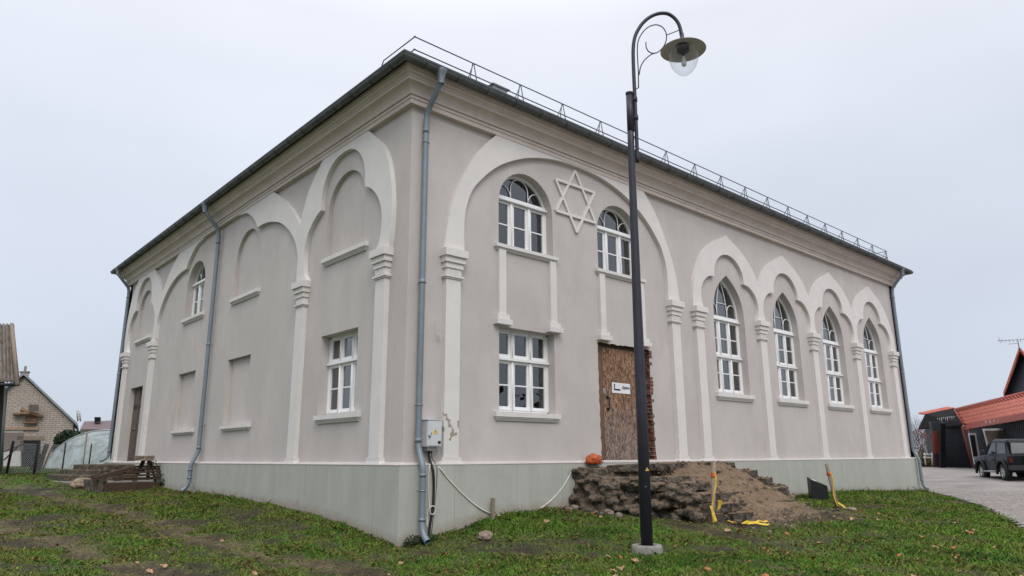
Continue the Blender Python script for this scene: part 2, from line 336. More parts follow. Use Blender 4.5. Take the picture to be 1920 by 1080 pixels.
# ------------------------------------------------------------------ terrain height
CP = [(-.05,-.05,-1.2),(.83,-.1,-1.08),(1.8,-.1,-.89),(2.7,-.1,-.85),(3.83,-.1,-.79),(8,-.1,-.88),(14.7,-.1,-.95),(17.7,-.1,-1.02),(21.7,-.1,-1.14),
(-.1,.76,-1.08),(-.1,1.83,-.96),(-.1,3.5,-.84),(-.1,6.1,-.77),(-.1,10.4,-.70),(-.1,14,-.62),(-.1,18,-.5),
(-6.4,-9.8,-1.5),(1.88,-3.3,-1.2),(.3,-.6,-1.2),(-.6,.3,-1.2),(-2.3,14.6,-.53),(-1.55,11.8,-.76),(-2,18,-.42),(-2.5,22,-.3),(-1.5,27,-.25),(-6,20,-.3),
(-5,.5,-1.15),(-6,6,-.9),(-10,0,-1.15),(-10,12,-.6),(-3,-4,-1.3),(21.2,-.4,-1.14),(13.8,-4.1,-1.15),(9.2,-5.9,-1.18),(3,-8.5,-1.3),(26.2,-1.5,-.88),(28.,-.5,-.8),(34,1.5,-.76),(41,5,-.77),(27,-8,-1.05),(20,-8,-1.2),(10,-12,-1.35),
(5,-2.4,-1.02),(8,-3.2,-1.04),(12.6,-1.5,-1.02),(13,-.8,-1.0),(23,3,-1.05),(27,10,-.85),(34,20,-.6),(0,34,-.25),(15,32,-.3),(-20,30,-.3),(-20,-20,-1.6),(20,-20,-1.4),(60,0,-.7),(50,-25,-1.0),(50,30,-.5)]
_A = np.array(CP)
def _K(r): return np.where(r > 0, r*r*np.log(r+1e-12), 0)
_n = len(_A); _M = np.zeros((_n+3, _n+3)); _M[:_n, :_n] = _K(np.hypot(_A[:, None, 0]-_A[None, :, 0], _A[:, None, 1]-_A[None, :, 1]))+np.eye(_n)*.02
_M[:_n, _n] = 1; _M[:_n, _n+1] = _A[:, 0]; _M[:_n, _n+2] = _A[:, 1]; _M[_n:, :_n] = _M[:_n, _n:].T
_W = np.linalg.solve(_M, np.r_[_A[:, 2], 0, 0, 0])
def GV(x, y):
    x = np.asarray(x, float); y = np.asarray(y, float)
    xc = np.clip(x, -25, 65); yc = np.clip(y, -28, 45)
    z = _K(np.hypot(xc[..., None]-_A[:, 0], yc[..., None]-_A[:, 1])) @ _W[:_n]+_W[_n]+_W[_n+1]*xc+_W[_n+2]*yc
    return np.clip(z, -2.2, .1)
def G(x, y): return float(GV(x, y))

# ------------------------------------------------------------------ the hall
LX, LY = 21.45, 18.24
WO = .027
def WR(u, v, o): return (u, WO-o, v)
def WL(u, v, o): return (WO-o, u, v)
B = empty('plastered_hall', (LX/2, LY/2, -1.0))
tag(B, 'large grey-beige plastered hall with trefoil arches, a six-pointed star and a grey-green plinth', 'building')
def jit(pts, a, seed=1):
    rr = random.Random(seed); out = []
    for i in range(len(pts)):
        p, q = pts[i], pts[(i+1) % len(pts)]; L = math.hypot(q[0]-p[0], q[1]-p[1]); k = max(1, int(L/.09))
        for j in range(k):
            t = j/k; out.append((p[0]+(q[0]-p[0])*t+rr.uniform(-a, a), p[1]+(q[1]-p[1])*t+rr.uniform(-a, a)))
    return out
def rect(u0, u1, v0, v1): return [(u0, v0), (u1, v0), (u1, v1), (u0, v1)]
def round_open(c, hw=.73, v0=4.07, vs=4.93, top=5.66):
    a = [(c+hw, v0)]
    for i in range(21):
        t = math.pi*i/20; a.append((c+hw*math.cos(t), vs+(top-vs)*math.sin(t)))
    return a+[(c-hw, v0)]
GH = [(.735, 3.25), (.735, 3.45), (.72, 3.7), (.685, 3.99), (.57, 4.25), (.39, 4.48), (.19, 4.64), (0, 4.765)]
def gothic_open(c, inset=0., v0=1.66):
    h = spline(GH, 4); h = [(max(0, x-inset), y-inset*(1.3 if x < .3 else .5 if y > 3.9 else 0)) for x, y in h]
    return [(c+x, y) for x, y in [(.735-inset, v0+inset)]+mirror(h)+[(-.735+inset, v0+inset)]]
GC = [9.99+3.0*k for k in range(4)]
winR = rect(2.06, 3.5, .92, 2.475)
doorR = jit([(4.80, .005), (6.59, .005), (6.57, .6), (6.54, 1.0), (6.51, 1.7), (6.52, 2.46), (4.79, 2.46), (4.78, 1.15)], .018, 3)
holesR = [winR, doorR, round_open(2.78), round_open(5.62)]+[gothic_open(c) for c in GC]
BZ = .0
ZT = 6.32
mw = MB(); mw.slab(rect(WO, LX, BZ-.05, ZT), holesR, -.0, 0, WR, holeside=False)
wallR = mw.build('wall', stucco, B, recalc=False)
def reveal(mb, loop, m, d0=-.0, d1=-.26):
    n = len(loop); mb.add([m(p[0], p[1], d0) for p in loop]+[m(p[0], p[1], d1) for p in loop], [(i, (i+1) % n, n+(i+1) % n, n+i) for i in range(n)])
for h in [winR]+holesR[2:]: rv = MB(); reveal(rv, h, WR); rv.build('window_reveal', stucco, wallR)
for h in [gothic_open(c) for c in GC]+[round_open(2.78), round_open(5.62), winR]: br = MB(); reveal(br, h, WR, -.30, -.75); br.build('inner_reveal', red_brick, wallR)
br = MB(); reveal(br, doorR, WR, -.004, -.34)
# ragged broken brick courses in the right door jamb
for k in range(29):
    z = .04+k*.083
    for s in range(4):
        y = .03+s*.085+random.uniform(-.01, .01); w = random.uniform(.01, .045)
        br.box((6.55-w-.05*abs(math.sin(k*1.7+s))*random.random(), y+random.uniform(-.01, .01), z+random.uniform(-.01, .01)), (6.60, y+.075, z+.066))
br.build('brick_jamb', red_brick, wallR)
# left wall
winL = rect(1.60, 3.03, .905, 2.44)
upL = round_open(10.98, .75)
doorL = rect(15.2, 16.62, .02, 2.41)
blindU = [round_open(2.30, .74, 4.02, 4.95, 5.69), round_open(7.24, .74, 4.02, 4.95, 5.70), round_open(15.95, .72, 4.02, 4.95, 5.68)]
blindD = [rect(6.53, 7.93, .87, 2.48), rect(10.27, 11.66, .87, 2.45)]
mw = MB(); mw.slab(rect(WO, LY, BZ-.05, ZT), [winL, upL, doorL]+blindU+blindD, 0, 0, WL, holeside=False)
wallL = mw.build('wall', stucco, B, recalc=False)
for h, d_ in ((winL, -.26), (upL, -.26), (doorL, -.40)): rv = MB(); reveal(rv, h, WL, 0, d_); rv.build('window_reveal', stucco, wallL)
for h in blindU+blindD:
    d = .085 if h in blindU else .115
    rv = MB(); rv.slab([(x, y) for x, y in h], [], 0, -d, WL); rv.build('blind_recess', stucco, wallL)
# hidden back walls, inner lining and ceiling keep the inside dark
bw = MB(); bw.box((LX-.3, WO, -1.4), (LX, LY, ZT)); bw.box((WO, LY-.3, -1.4), (LX-.3, LY, ZT)); bw.build('wall', stucco, B)
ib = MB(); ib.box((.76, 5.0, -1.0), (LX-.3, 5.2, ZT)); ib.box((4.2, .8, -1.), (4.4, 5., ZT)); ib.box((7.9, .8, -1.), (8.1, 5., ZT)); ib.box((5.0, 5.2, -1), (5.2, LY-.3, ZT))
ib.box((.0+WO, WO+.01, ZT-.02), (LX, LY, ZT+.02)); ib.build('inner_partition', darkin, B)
for c in GC:   # exposed brick piers just inside the pointed windows
    pb = MB(); pb.box((c+.78, .80, .3), (c+1.5, 1.5, 5.4)); pb.build('brick_pier', red_brick, wallR)
# plinth, proud of the wall, and its sloping ledge
PO = .105
def plinth_face(m, L, u0):
    us = np.arange(u0, L+.001, .12); vs_ = np.linspace(0, 1, 26); V = []; F = []; S = []
    for u in us:
        x, y, _ = m(u, 0, WO+PO); g = G(x, y)
        for t in vs_:
            z = -.006-t*(1.75); V.append(m(u, z, WO+PO)); S.append(max(0, 1-(z-g)/.30))
    n_ = len(vs_)
    for i in range(len(us)-1):
        for j in range(n_-1): a_ = i*n_+j; F.append((a_, a_+n_, a_+n_+1, a_+1))
    return V, F, S
Vs, Fs, Ss = [], [], []
for m_, L_ in ((WR, LX+PO), (WL, LY+PO)):
    V, F, S = plinth_face(m_, L_, -PO); o = len(Vs); Vs += V; Fs += [tuple(o+i for i in f) for f in F]; Ss += S
for p, q in (((LX+PO-.02, -PO), (LX+PO-.02, LY)), ((-PO, LY+PO-.02), (LX, LY+PO-.02))):
    o = len(Vs); Vs += [(*p, -.006), (*q, -.006), (*q, -1.756), (*p, -1.756)]; Fs.append((o, o+1, o+2, o+3)); Ss += [0]*4
me = bpy.data.meshes.new('plinth'); me.from_pydata(Vs, [], Fs); bm = bmesh.new(); bm.from_mesh(me); bmesh.ops.recalc_face_normals(bm, faces=bm.faces); bm.to_mesh(me); bm.free()
at_ = me.attributes.new('splash', 'FLOAT', 'POINT'); at_.data.foreach_set('value', Ss)
def splash(m):
    n = m.node_tree; b = n.nodes['Principled BSDF']; a = n.nodes.new('ShaderNodeAttribute'); a.attribute_name = 'splash'
    t = n.nodes.new('ShaderNodeTexCoord'); x = n.nodes.new('ShaderNodeTexNoise'); x.inputs['Scale'].default_value = 5; x.inputs['Detail'].default_value = 9; x.inputs['Roughness'].default_value = .7; n.links.new(t.outputs['Object'], x.inputs['Vector'])
    k = n.nodes.new('ShaderNodeMath'); k.operation = 'MULTIPLY_ADD'; k.inputs[1].default_value = .8; n.links.new(a.outputs['Fac'], k.inputs[0]); n.links.new(x.outputs[0], k.inputs[2])
    r = n.nodes.new('ShaderNodeMapRange'); r.inputs[1].default_value = .78; r.inputs[2].default_value = 1.15; r.inputs[4].default_value = .75; n.links.new(k.outputs[0], r.inputs[0])
    mx = n.nodes.new('ShaderNodeMix'); mx.data_type = 'RGBA'; n.links.new(r.outputs[0], mx.inputs[0]); n.links.new(b.inputs['Base Color'].links[0].from_socket, mx.inputs[6]); mx.inputs[7].default_value = (.30, .255, .21, 1); n.links.new(mx.outputs[2], b.inputs['Base Color'])
splash(plinthm)
me.materials.append(plinthm); P_ = bpy.data.objects.new('plinth', me); scene.collection.objects.link(P_); P_.parent = B; P_.matrix_parent_inverse = B.matrix_world.inverted()
lg = MB(); e_ = PO+.006
lg.hexa([(-e_, -e_, -.006), (LX+e_, -e_, -.006), (LX+e_, .03, -.006), (-e_, .03, -.006), (-e_, -e_, .006), (LX+e_, -e_, .006), (LX+e_-.1, .03, .045), (.03, .03, .045)])
lg.hexa([(-e_, .031, -.006), (.03, .031, -.006), (.03, LY+e_, -.006), (-e_, LY+e_, -.006), (-e_, .031, .006), (.029, .031, .045), (.029, LY+e_-.1, .045), (-e_, LY+e_, .006)])
lg.build('plinth_ledge', stucco, P_)
for m_, us_ in ((WR, (.98, 2.36, 3.5, 13.4, 16.1)), (WL, (.62, 3.1, 6.4))):
    for u in us_: sm_ = MB(); sm_.box((u, -1.5, WO+PO), (u+.005, -.01, WO+PO+.0015), m_); sm_.build('render_joint', mat('joint_line', (.24, .245, .22), .9) if 'joint_line' not in bpy.data.materials else bpy.data.materials['joint_line'], P_)

# ---- cornice: one moulding swept round all four sides
def ring(o, z): return [(WO-o, WO-o, z), (LX+o-.0, WO-o, z), (LX+o, LY+o, z), (WO-o, LY+o, z)]
def sweep(prof, name, m, parent, closed_prof=False):
    mb = MB(); rows = [ring(o, z) for o, z in prof]; vs = [p for r in rows for p in r]; fs = []
    n = len(rows); rng_ = range(n) if closed_prof else range(n-1)
    for i in rng_:
        for j in range(4):
            k = (j+1) % 4; i2 = (i+1) % n; fs.append((i*4+j, i*4+k, i2*4+k, i2*4+j))
    mb.add(vs, fs); return mb.build(name, m, parent)
prof = [(-.05, 6.225), (.105, 6.225), (.105, 6.30), (.125, 6.315), (.125, 6.355), (.11, 6.36), (.11, 6.375), (.145, 6.38)]
for i in range(1, 9):
    t = math.pi/2*i/8; prof.append((.145+.14*(1-math.cos(t)), 6.38+.165*math.sin(t)))
prof += [(.30, 6.548), (.30, 6.60), (.315, 6.605), (.315, 6.635), (.375, 6.66), (.375, 6.69), (.36, 6.70), (.405, 6.705), (.405, 6.78), (-.05, 6.78)]
cor = sweep(prof, 'cornice', corn, B)
# gutter
GO, GZ, GR = .525, 6.795, .078
gp = [(GO+GR*math.cos(t), GZ+GR*math.sin(t)) for t in [math.pi+math.pi*i/10 for i in range(11)]]
gp += [(GO+GR+.012, GZ+.004), (GO+GR+.012, GZ+.016), (GO+GR-.004, GZ+.016)]+[(GO+(GR-.01)*math.cos(t), GZ+(GR-.01)*math.sin(t)) for t in [2*math.pi-math.pi*i/8 for i in range(9)]]
gut = sweep(gp, 'gutter', gutterm, B, True)
def ringarc(axis, s):
    pts = []; gs = MB()
    for i in range(11):
        t = math.pi+math.pi*i/10; o = GO+(GR+.006)*math.cos(t); z = GZ+(GR+.006)*math.sin(t)
        pts.append((s, WO-o, z) if axis == 'x' else (WO-o, s, z))
    gs.tube(pts, .008, 5); gs.build('gutter_bracket', roofm, gut)
for i in range(32): ringarc('x', -.1+i*.70)
for i in range(28): ringarc('y', -.1+i*.68)
# hipped roof
ov, rz = .56, 6.855; H = 8.9*math.tan(R(21)); 
rf = MB(); a = ov
c4 = [(-a, -a, rz), (LX+a, -a, rz), (LX+a, LY+a, rz), (-a, LY+a, rz)]; rd = [(LY/2, LY/2, rz+H), (LX-LY/2, LY/2, rz+H)]
rf.add(c4+rd+[(x, y, z-.025) for x, y, z in c4], [(0, 1, 5, 4), (1, 2, 5), (2, 3, 4, 5), (3, 0, 4), (0, 6, 7, 1), (1, 7, 8, 2), (2, 8, 9, 3), (3, 9, 6, 0), (6, 9, 8, 7)])
sl_ = math.tan(R(21))
for i in range(55):   # standing seams
    x = i*.42-.3
    if x > LX+.3: break
    d = min(x+a, LX+a-x, LY/2+a)
    rf.box((x-.01, -a+.25, 0), (x+.01, -a+d, .03), lambda X, Y, Z: (X, Y, rz+(Y+a)*sl_+Z))
    if x < LY: 
        d = min(x+a, LY+a-x, LY/2+a); rf.box((x-.01, -a+.25, 0), (x+.01, -a+d, .03), lambda X, Y, Z: (Y, X, rz+(Y+a)*sl_+Z))
roof = rf.build('roof', roofm, B)
# snow guard rails with A-shaped stands
sg = MB()
gy = 0.03; zt_, zb_ = 7.62, 7.36
e0 = (gy, gy)
for z in (zt_, zb_):
    sg.tube([(gy-.02, gy, z), (LX-.05, gy, z)], .012, 6); sg.tube([(gy, gy-.02, z), (gy, 1.1, z), (gy, 1.5, 7.05)], .012, 6); sg.tube([(LX-.05, gy-.02, z), (LX-.05, LY, z)], .012, 6)
def stand(x, y, dx, dy):
    nx, ny = (1, 0) if dx else (0, 1)
    for s in (-.09, .11):
        sg.tube([(x+nx*s*.15, y+ny*s*.15, zt_), (x+nx*s*1.2, y+ny*s*1.2, 7.07)], .011, 5)
    sg.tube([(x, y, zt_-.02), (x+(0 if dx else .28), y+(.28 if dx else 0), 7.2)], .009, 5)
for i in range(17): stand(1.40+i*1.245, gy, 1, 0)
sg.build('snow_guard', guardm, roof)
vb = MB(); vb.box((3.12, 1.45, 7.5), (3.52, 1.85, 8.40)); vb.hexa([(3.05, 1.38, 8.40), (3.59, 1.38, 8.40), (3.59, 1.92, 8.40), (3.05, 1.92, 8.40), (3.18, 1.5, 8.55), (3.46, 1.5, 8.55), (3.46, 1.8, 8.55), (3.18, 1.8, 8.55)])
vb.build('roof_vent', ventm, roof)

# ---- columns
def column(m, c, flaky=False, flutes=True):
    mb = MB(); mb.box((c-.158, .12, 0), (c+.158, 3.17, .097), m)
    col = mb.build('column', peelm if flaky else trim, B)
    cp = MB()
    cp.box((c-.185, 3.165, 0), (c+.185, 3.19, .115), m); cp.box((c-.205, 3.19, 0), (c+.205, 3.225, .135), m)
    cp.box((c-.165, 3.225, 0), (c+.165, 3.355, .105), m)
    if flutes:
        for k in range(6):
            u = c-.145+k*.054; cp.box((u, 3.245, .1), (u+.022, 3.335, .118), m)
    cp.box((c-.19, 3.355, 0), (c+.19, 3.455, .13), m); cp.box((c-.22, 3.455, 0), (c+.22, 3.56, .16), m); cp.box((c-.25, 3.56, 0), (c+.25, 3.695, .198), m)
    cp.build('capital', trim, col)
    bs = MB(); bs.box((c-.20, .056, 0), (c+.20, .118, .112), m); bs.hexa([m(c-.25, .004, 0), m(c+.25, .004, 0), m(c+.25, .004, .128), m(c-.25, .004, .128), m(c-.215, .056, 0), m(c+.215, .056, 0), m(c+.215, .056, .118), m(c-.215, .056, .118)])
    bs.build('column_base', trim, col)
CR = [8.48+3.005*k for k in range(5)]
for c in (.925, 7.485): column(WR, c, flaky=(c < 2))
for c in CR: column(WR, c)
for c in (.745, 3.895, 14.35, 17.50): column(WL, c)

# ---- arches
AO = .095
def arch(m, c, outer, inner, cut=None, name='arch_moulding', top=None):
    o = [(x, y) for x, y in outer]; i = inner
    poly = [(c+x, y) for x, y in mirror(o)]+[(c-x, y) for x, y in (i[:-1] if abs(i[-1][0]) < 1e-6 else i)]
    # inner loop from the left foot back to the right foot
    inn = mirror(i)[::-1]
    poly = [(c+x, y) for x, y in mirror(o)]+[(c+x, y) for x, y in inn]
    mb = MB(); mb.slab(poly, [], 0, AO, m); return mb.build(name, trim, B)
bo = spline([(3.50, 3.695), (3.47, 3.85), (3.44, 4.06), (3.37, 4.43), (3.26, 4.75), (3.10, 5.09), (2.94, 5.4), (2.76, 5.7), (2.51, 6.0), (2.27, 6.24)], 4)
bi = spline([(3.035, 3.695), (3.05, 4.0), (3.045, 4.3), (3.0, 4.6), (2.86, 4.95), (2.66, 5.2), (2.42, 5.44), (2.13, 5.66), (1.8, 5.84), (1.42, 6.0), (.97, 6.12), (.5, 6.19), (0, 6.205)], 3)
arch(WR, 4.2, bo+[(2.0, 6.25), (0, 6.25)], bi)
to = spline([(1.75, 3.695), (1.725, 4.0), (1.65, 4.35), (1.5, 4.68), (1.3, 5.0), (1.15, 5.19), (.88, 5.41), (.58, 5.585), (.3, 5.71), (.12, 5.79), (0, 5.855)], 4)
ti = spline([(1.29, 3.695), (1.355, 3.9), (1.365, 4.07), (1.32, 4.25), (1.2, 4.42), (.98, 4.57), (.7, 4.62)], 5)+spline([(.7, 4.62), (.695, 4.77), (.64, 4.93), (.49, 5.12), (.27, 5.26), (0, 5.315)], 5)
def clip(pts, lim, side=1):
    out = []
    for i, (x, y) in enumerate(pts):
        if x >= lim and y < 4.69:
            out.append((lim, y))
        else: out.append((x, y))
    return out
for k, c in enumerate(GC):
    h = 1.5025 if 1 else 0
    hL = 9 if k == 0 else c-(CR[k]); hR = 9 if k == 3 else CR[k+1]-c
    oR = clip(to, hR); oL = clip(to, hL)
    poly = [(c+x, y) for x, y in oR]+[(c-x, y) for x, y in oL[::-1][1:]]+[(c-x, y) for x, y in ti]+[(c+x, y) for x, y in ti[::-1][1:]]
    mb = MB(); mb.slab(poly, [], 0, AO, WR); mb.build('arch_moulding', trim, B)
# left facade arches
lo = spline([(1.81, 3.695), (1.845, 3.9), (1.87, 4.2), (1.86, 4.6), (1.80, 5.0), (1.68, 5.38), (1.5, 5.70), (1.22, 5.97), (.90, 6.24)], 4)
li = spline([(1.33, 3.695), (1.47, 3.85), (1.53, 4.1), (1.53, 4.4), (1.42, 4.68), (1.24, 4.89), (1.06, 5.02), (.88, 5.10)], 5)+spline([(.88, 5.10), (.865, 5.4), (.77, 5.68), (.56, 5.92), (.3, 6.06), (0, 6.10)], 5)
def clipL(pts, lim): return [(min(x, lim), y) if y < 5.07 else (x, y) for x, y in pts]
for c, near in ((2.32, -1), (15.925, 1)):
    lim = 1.575+.26
    a_, b_ = (lo, clipL(lo, 1.83)) if near < 0 else (clipL(lo, 1.83), lo)   # b_: +u side, a_: -u side
    if near > 0: a_, b_ = clipL(lo, 1.83), lo
    else: a_, b_ = lo, clipL(lo, 1.83)
    poly = [(c+x, y) for x, y in b_]+[(c+.5, 6.25), (c-.5, 6.25)]+[(c-x, y) for x, y in a_[::-1]]+[(c-x, y) for x, y in li]+[(c+x, y) for x, y in li[::-1][1:]]
    mb = MB(); mb.slab(poly, [], 0, AO, WL); mb.build('arch_moulding', trim, B)
co = spline([(5.0, 4.96), (4.75, 5.25), (4.46, 5.52), (4.2, 5.73), (3.9, 5.94), (3.6, 6.12), (3.38, 6.24)], 4)
ci = spline([(5.015, 3.695), (5.015, 4.0), (4.95, 4.35), (4.82, 4.62), (4.62, 4.86), (4.33, 5.1), (3.95, 5.32), (3.5, 5.47), (3.05, 5.55), (2.58, 5.56)], 4)+spline([(2.58, 5.56), (2.44, 5.74), (2.2, 5.93), (1.8, 6.13), (1.3, 6.20)], 4)
for sgn in (-1, 1):
    c = 9.12
    poly = [(5.47, 3.695), (5.43, 3.9), (5.395, 4.2), (5.395, 4.5), (5.03, 4.955)] if 0 else [(5.225, 3.695), (5.225, 4.9)]
    poly = poly+[p for p in co]+[(1.28, 6.24)]+[p for p in ci[::-1]]
    mb = MB(); mb.slab([(c+sgn*x, y) for x, y in poly], [], 0, AO-.002, WL); mb.build('arch_moulding', trim, B)
# ---- star
st = MB()
def barq(p, q, w, o0, o1):
    d = Vector((q[0]-p[0], q[1]-p[1])).normalized(); n = Vector((-d.y, d.x))*w
    st.hexa([WR(p[0]-n.x, p[1]-n.y, o0), WR(q[0]-n.x, q[1]-n.y, o0), WR(q[0]+n.x, q[1]+n.y, o0), WR(p[0]+n.x, p[1]+n.y, o0), WR(p[0]-n.x, p[1]-n.y, o1), WR(q[0]-n.x, q[1]-n.y, o1), WR(q[0]+n.x, q[1]+n.y, o1), WR(p[0]+n.x, p[1]+n.y, o1)])
for k, off in ((0, 90), (1, 30)):
    T = [(4.2+.70*math.cos(R(off+120*i)), 5.43+.70*math.sin(R(off+120*i))) for i in range(3)]
    for i in range(3): barq(T[i], T[(i+1) % 3], .028, 0, .045+.002*k+.0007*i)
st.build('star_emblem', trim, B)

# ---- windows
FO, FD = -.19, -.25
def fr(mb, m, u0, u1, v0, v1, o1=FO, o0=FD): mb.box((u0, v0, o0), (u1, v1, o1), m)
def sash(mb, m, u0, u1, v0, v1, bars, w=.05):
    o1 = FO-.012
    fr(mb, m, u0, u0+w, v0, v1, o1); fr(mb, m, u1-w, u1, v0, v1, o1); fr(mb, m, u0+w, u1-w, v0, v0+w*1.5, o1); fr(mb, m, u0+w, u1-w, v1-w, v1, o1)
    fr(mb, m, u0+.02, u1-.02, v0+.008, v0+.028, o1+.02, o1)
    for b in bars: fr(mb, m, u0+w, u1-w, b-.013, b+.013, o1-.01)
def casements(mb, m, c, v0, v1, hw, bar, w=.05):
    mu = .235
    for u0, u1 in ((c-hw+.045, c-mu-.03), (c-mu+.03, c+mu-.03), (c+mu+.03, c+hw-.045)): sash(mb, m, u0, u1, v0, v1, [bar] if bar else [])
    for s in (-1, 1): mb.box((c+s*mu-.032, v0, FD), (c+s*mu+.032, v1, FO+.008), m); mb.tube([m(c+s*mu, v0, FO+.008), m(c+s*mu, v1, FO+.008)], .018, 6)
def ledge(mb, m, c, hw, v, h=.05, o=.05): mb.box((c-hw+.01, v, FD), (c+hw-.01, v+h, FO+o), m)
def arcbar(mb, m, c, z, r, a0, a1, legs=0, w=.011):
    pts = [m(c+r*math.cos(R(a0+(a1-a0)*i/12)), z+r*math.sin(R(a0+(a1-a0)*i/12)), FO-.02) for i in range(13)]
    if legs: pts = [m(c+r*math.cos(R(a0)), z-legs, FO-.02)]+pts+[m(c+r*math.cos(R(a1)), z-legs, FO-.02)]
    mb.tube(pts, w, 6)
def pane(parent, m, loop):
    mb = MB(); mb.slab(loop, [], FD+.016, FD+.022, m, back=True); return mb.build('pane', glassm, parent)
def sill(parent, m, c, hw, v0, v1, low=.05, top=None):
    mb = MB(); h = v1-v0
    mb.hexa([m(c-hw, v0+h*.42, -.2), m(c+hw, v0+h*.42, -.2), m(c+hw, v0+h*.42, .085), m(c-hw, v0+h*.42, .085), m(c-hw, v1+.02, -.2), m(c+hw, v1+.02, -.2), m(c+hw, v1-.006, .085), m(c-hw, v1-.006, .085)])
    mb.box((c-hw+.02, v0+h*.26, 0), (c+hw-.02, v0+h*.40, .065), m); mb.hexa([m(c-hw+.045, v0, 0), m(c+hw-.045, v0, 0), m(c+hw-.045, v0, .03), m(c-hw+.045, v0, .03), m(c-hw+.03, v0+h*.24, 0), m(c+hw-.03, v0+h*.24, 0), m(c+hw-.03, v0+h*.24, .055), m(c-hw+.03, v0+h*.24, .055)])
    mb.box((c-hw+.03, v0+h*.24, 0), (c+hw-.03, v0+h*.27, .04), m); mb.box((c-hw+.03, v0+h*.39, 0), (c+hw-.03, v0+h*.43, .05), m)
    return mb.build('sill', trim, parent)
def win_rect(m, c, hw, v0, v1, vt):
    mb = MB(); fr(mb, m, c-hw-.03, c-hw+.045, v0, v1); fr(mb, m, c+hw-.045, c+hw+.03, v0, v1); fr(mb, m, c-hw, c+hw, v0-.02, v0+.035); fr(mb, m, c-hw, c+hw, v1-.035, v1+.02)
    casements(mb, m, c, v0+.035, vt-.02, hw, (v0+.035+vt-.02)/2+.01); casements(mb, m, c, vt+.03, v1-.035, hw, None)
    fr(mb, m, c-hw+.045, c+hw-.045, vt-.02, vt+.03); ledge(mb, m, c, hw, vt-.012, .045, .05)
    w = mb.build('window', white, B); pane(w, m, rect(c-hw, c+hw, v0, v1)); return w
def win_round(m, c, hw, v0=4.05, vt=5.05, sh=.145):
    mb = MB(); out = round_open(c, hw+.03, v0, 4.93, 5.69); inn = round_open(c, hw-.05, v0+.04, 4.93, 5.61)
    mb.slab(out, [inn], FD, FO, m)
    casements(mb, m, c, v0+.04, vt, hw, v0+.52)
    fr(mb, m, c-hw+.045, c+hw-.045, vt, vt+.10); ledge(mb, m, c, hw, vt+.0, .10, .018); ledge(mb, m, c, hw, vt+.005, .035, .055)
    z = vt+.10
    arcbar(mb, m, c, z+.22, .235, 0, 180, legs=.22); arcbar(mb, m, c-.49, z, .255, 0, 115); arcbar(mb, m, c+.49, z, .255, 180, 65)
    w = mb.build('window', white, B); pane(w, m, round_open(c, hw, v0, 4.93, 5.66)); return w
def win_gothic(m, c):
    mb = MB(); mb.slab(gothic_open(c, -.03), [gothic_open(c, .05)], FD, FO, m)
    hw = .735; casements(mb, m, c, 1.70, 2.58, hw, 2.18); casements(mb, m, c, 2.64, 3.56, hw, 3.09)
    fr(mb, m, c-hw+.045, c+hw-.045, 2.575, 2.64); ledge(mb, m, c, hw, 2.585, .045, .05)
    fr(mb, m, c-hw+.045, c+hw-.045, 3.56, 3.68); ledge(mb, m, c, hw, 3.56, .12, .018); ledge(mb, m, c, hw, 3.565, .035, .05)
    z = 3.68
    for s in (-1, 1):
        pts = spline([(.235, z), (.225, z+.25), (.17, z+.55), (.08, z+.82), (.0, z+.97)], 4)
        mb.tube([m(c+s*x, y, FO-.02) for x, y in pts], .012, 6)
        arcbar(mb, m, c+s*.475, z+.13, .235, 0, 180, legs=.13)
    mb.tube([m(c-.225, z+.36, FO-.02), m(c+.225, z+.36, FO-.02)], .012, 6)
    w = mb.build('window', white, B); pane(w, m, gothic_open(c, .01)); return w
w = win_rect(WR, 2.78, .72, .92, 2.475, 1.895); sill(w, WR, 2.745, .82, .755, .915)
w = win_rect(WL, 2.315, .715, .905, 2.44, 1.885); sill(w, WL, 2.19, .82, .745, .905)
for c in (2.78, 5.62): w = win_round(WR, c, .73); sill(w, WR, c-.02, .83, 3.935, 4.06)
w = win_round(WL, 10.98, .75); sill(w, WL, 10.86, .85, 3.87, 4.03)
for c in GC: w = win_gothic(WR, c); sill(w, WR, c-.04, .85, 1.47, 1.65)
for c in (2.22, 7.13, 15.75): sill(wallL, WL, c, .86, 3.86, 4.015)
for c in (7.05, 10.78): sill(wallL, WL, c, .85, .745, .875)
# small pilasters under the two upper windows
for c in (2.78, 5.62):
    for s in (-1, 1):
        cc = c+s*.675; p = MB(); p.box((cc-.085, 2.69, 0), (cc+.085, 3.95, .06), WR); pp = p.build('pilaster', trim, B)
        b_ = MB(); b_.box((cc-.145, 2.60, 0), (cc+.145, 2.69, .09), WR); b_.box((cc-.185, 2.50, 0), (cc+.185, 2.60, .125), WR); b_.build('pilaster_base', trim, pp)
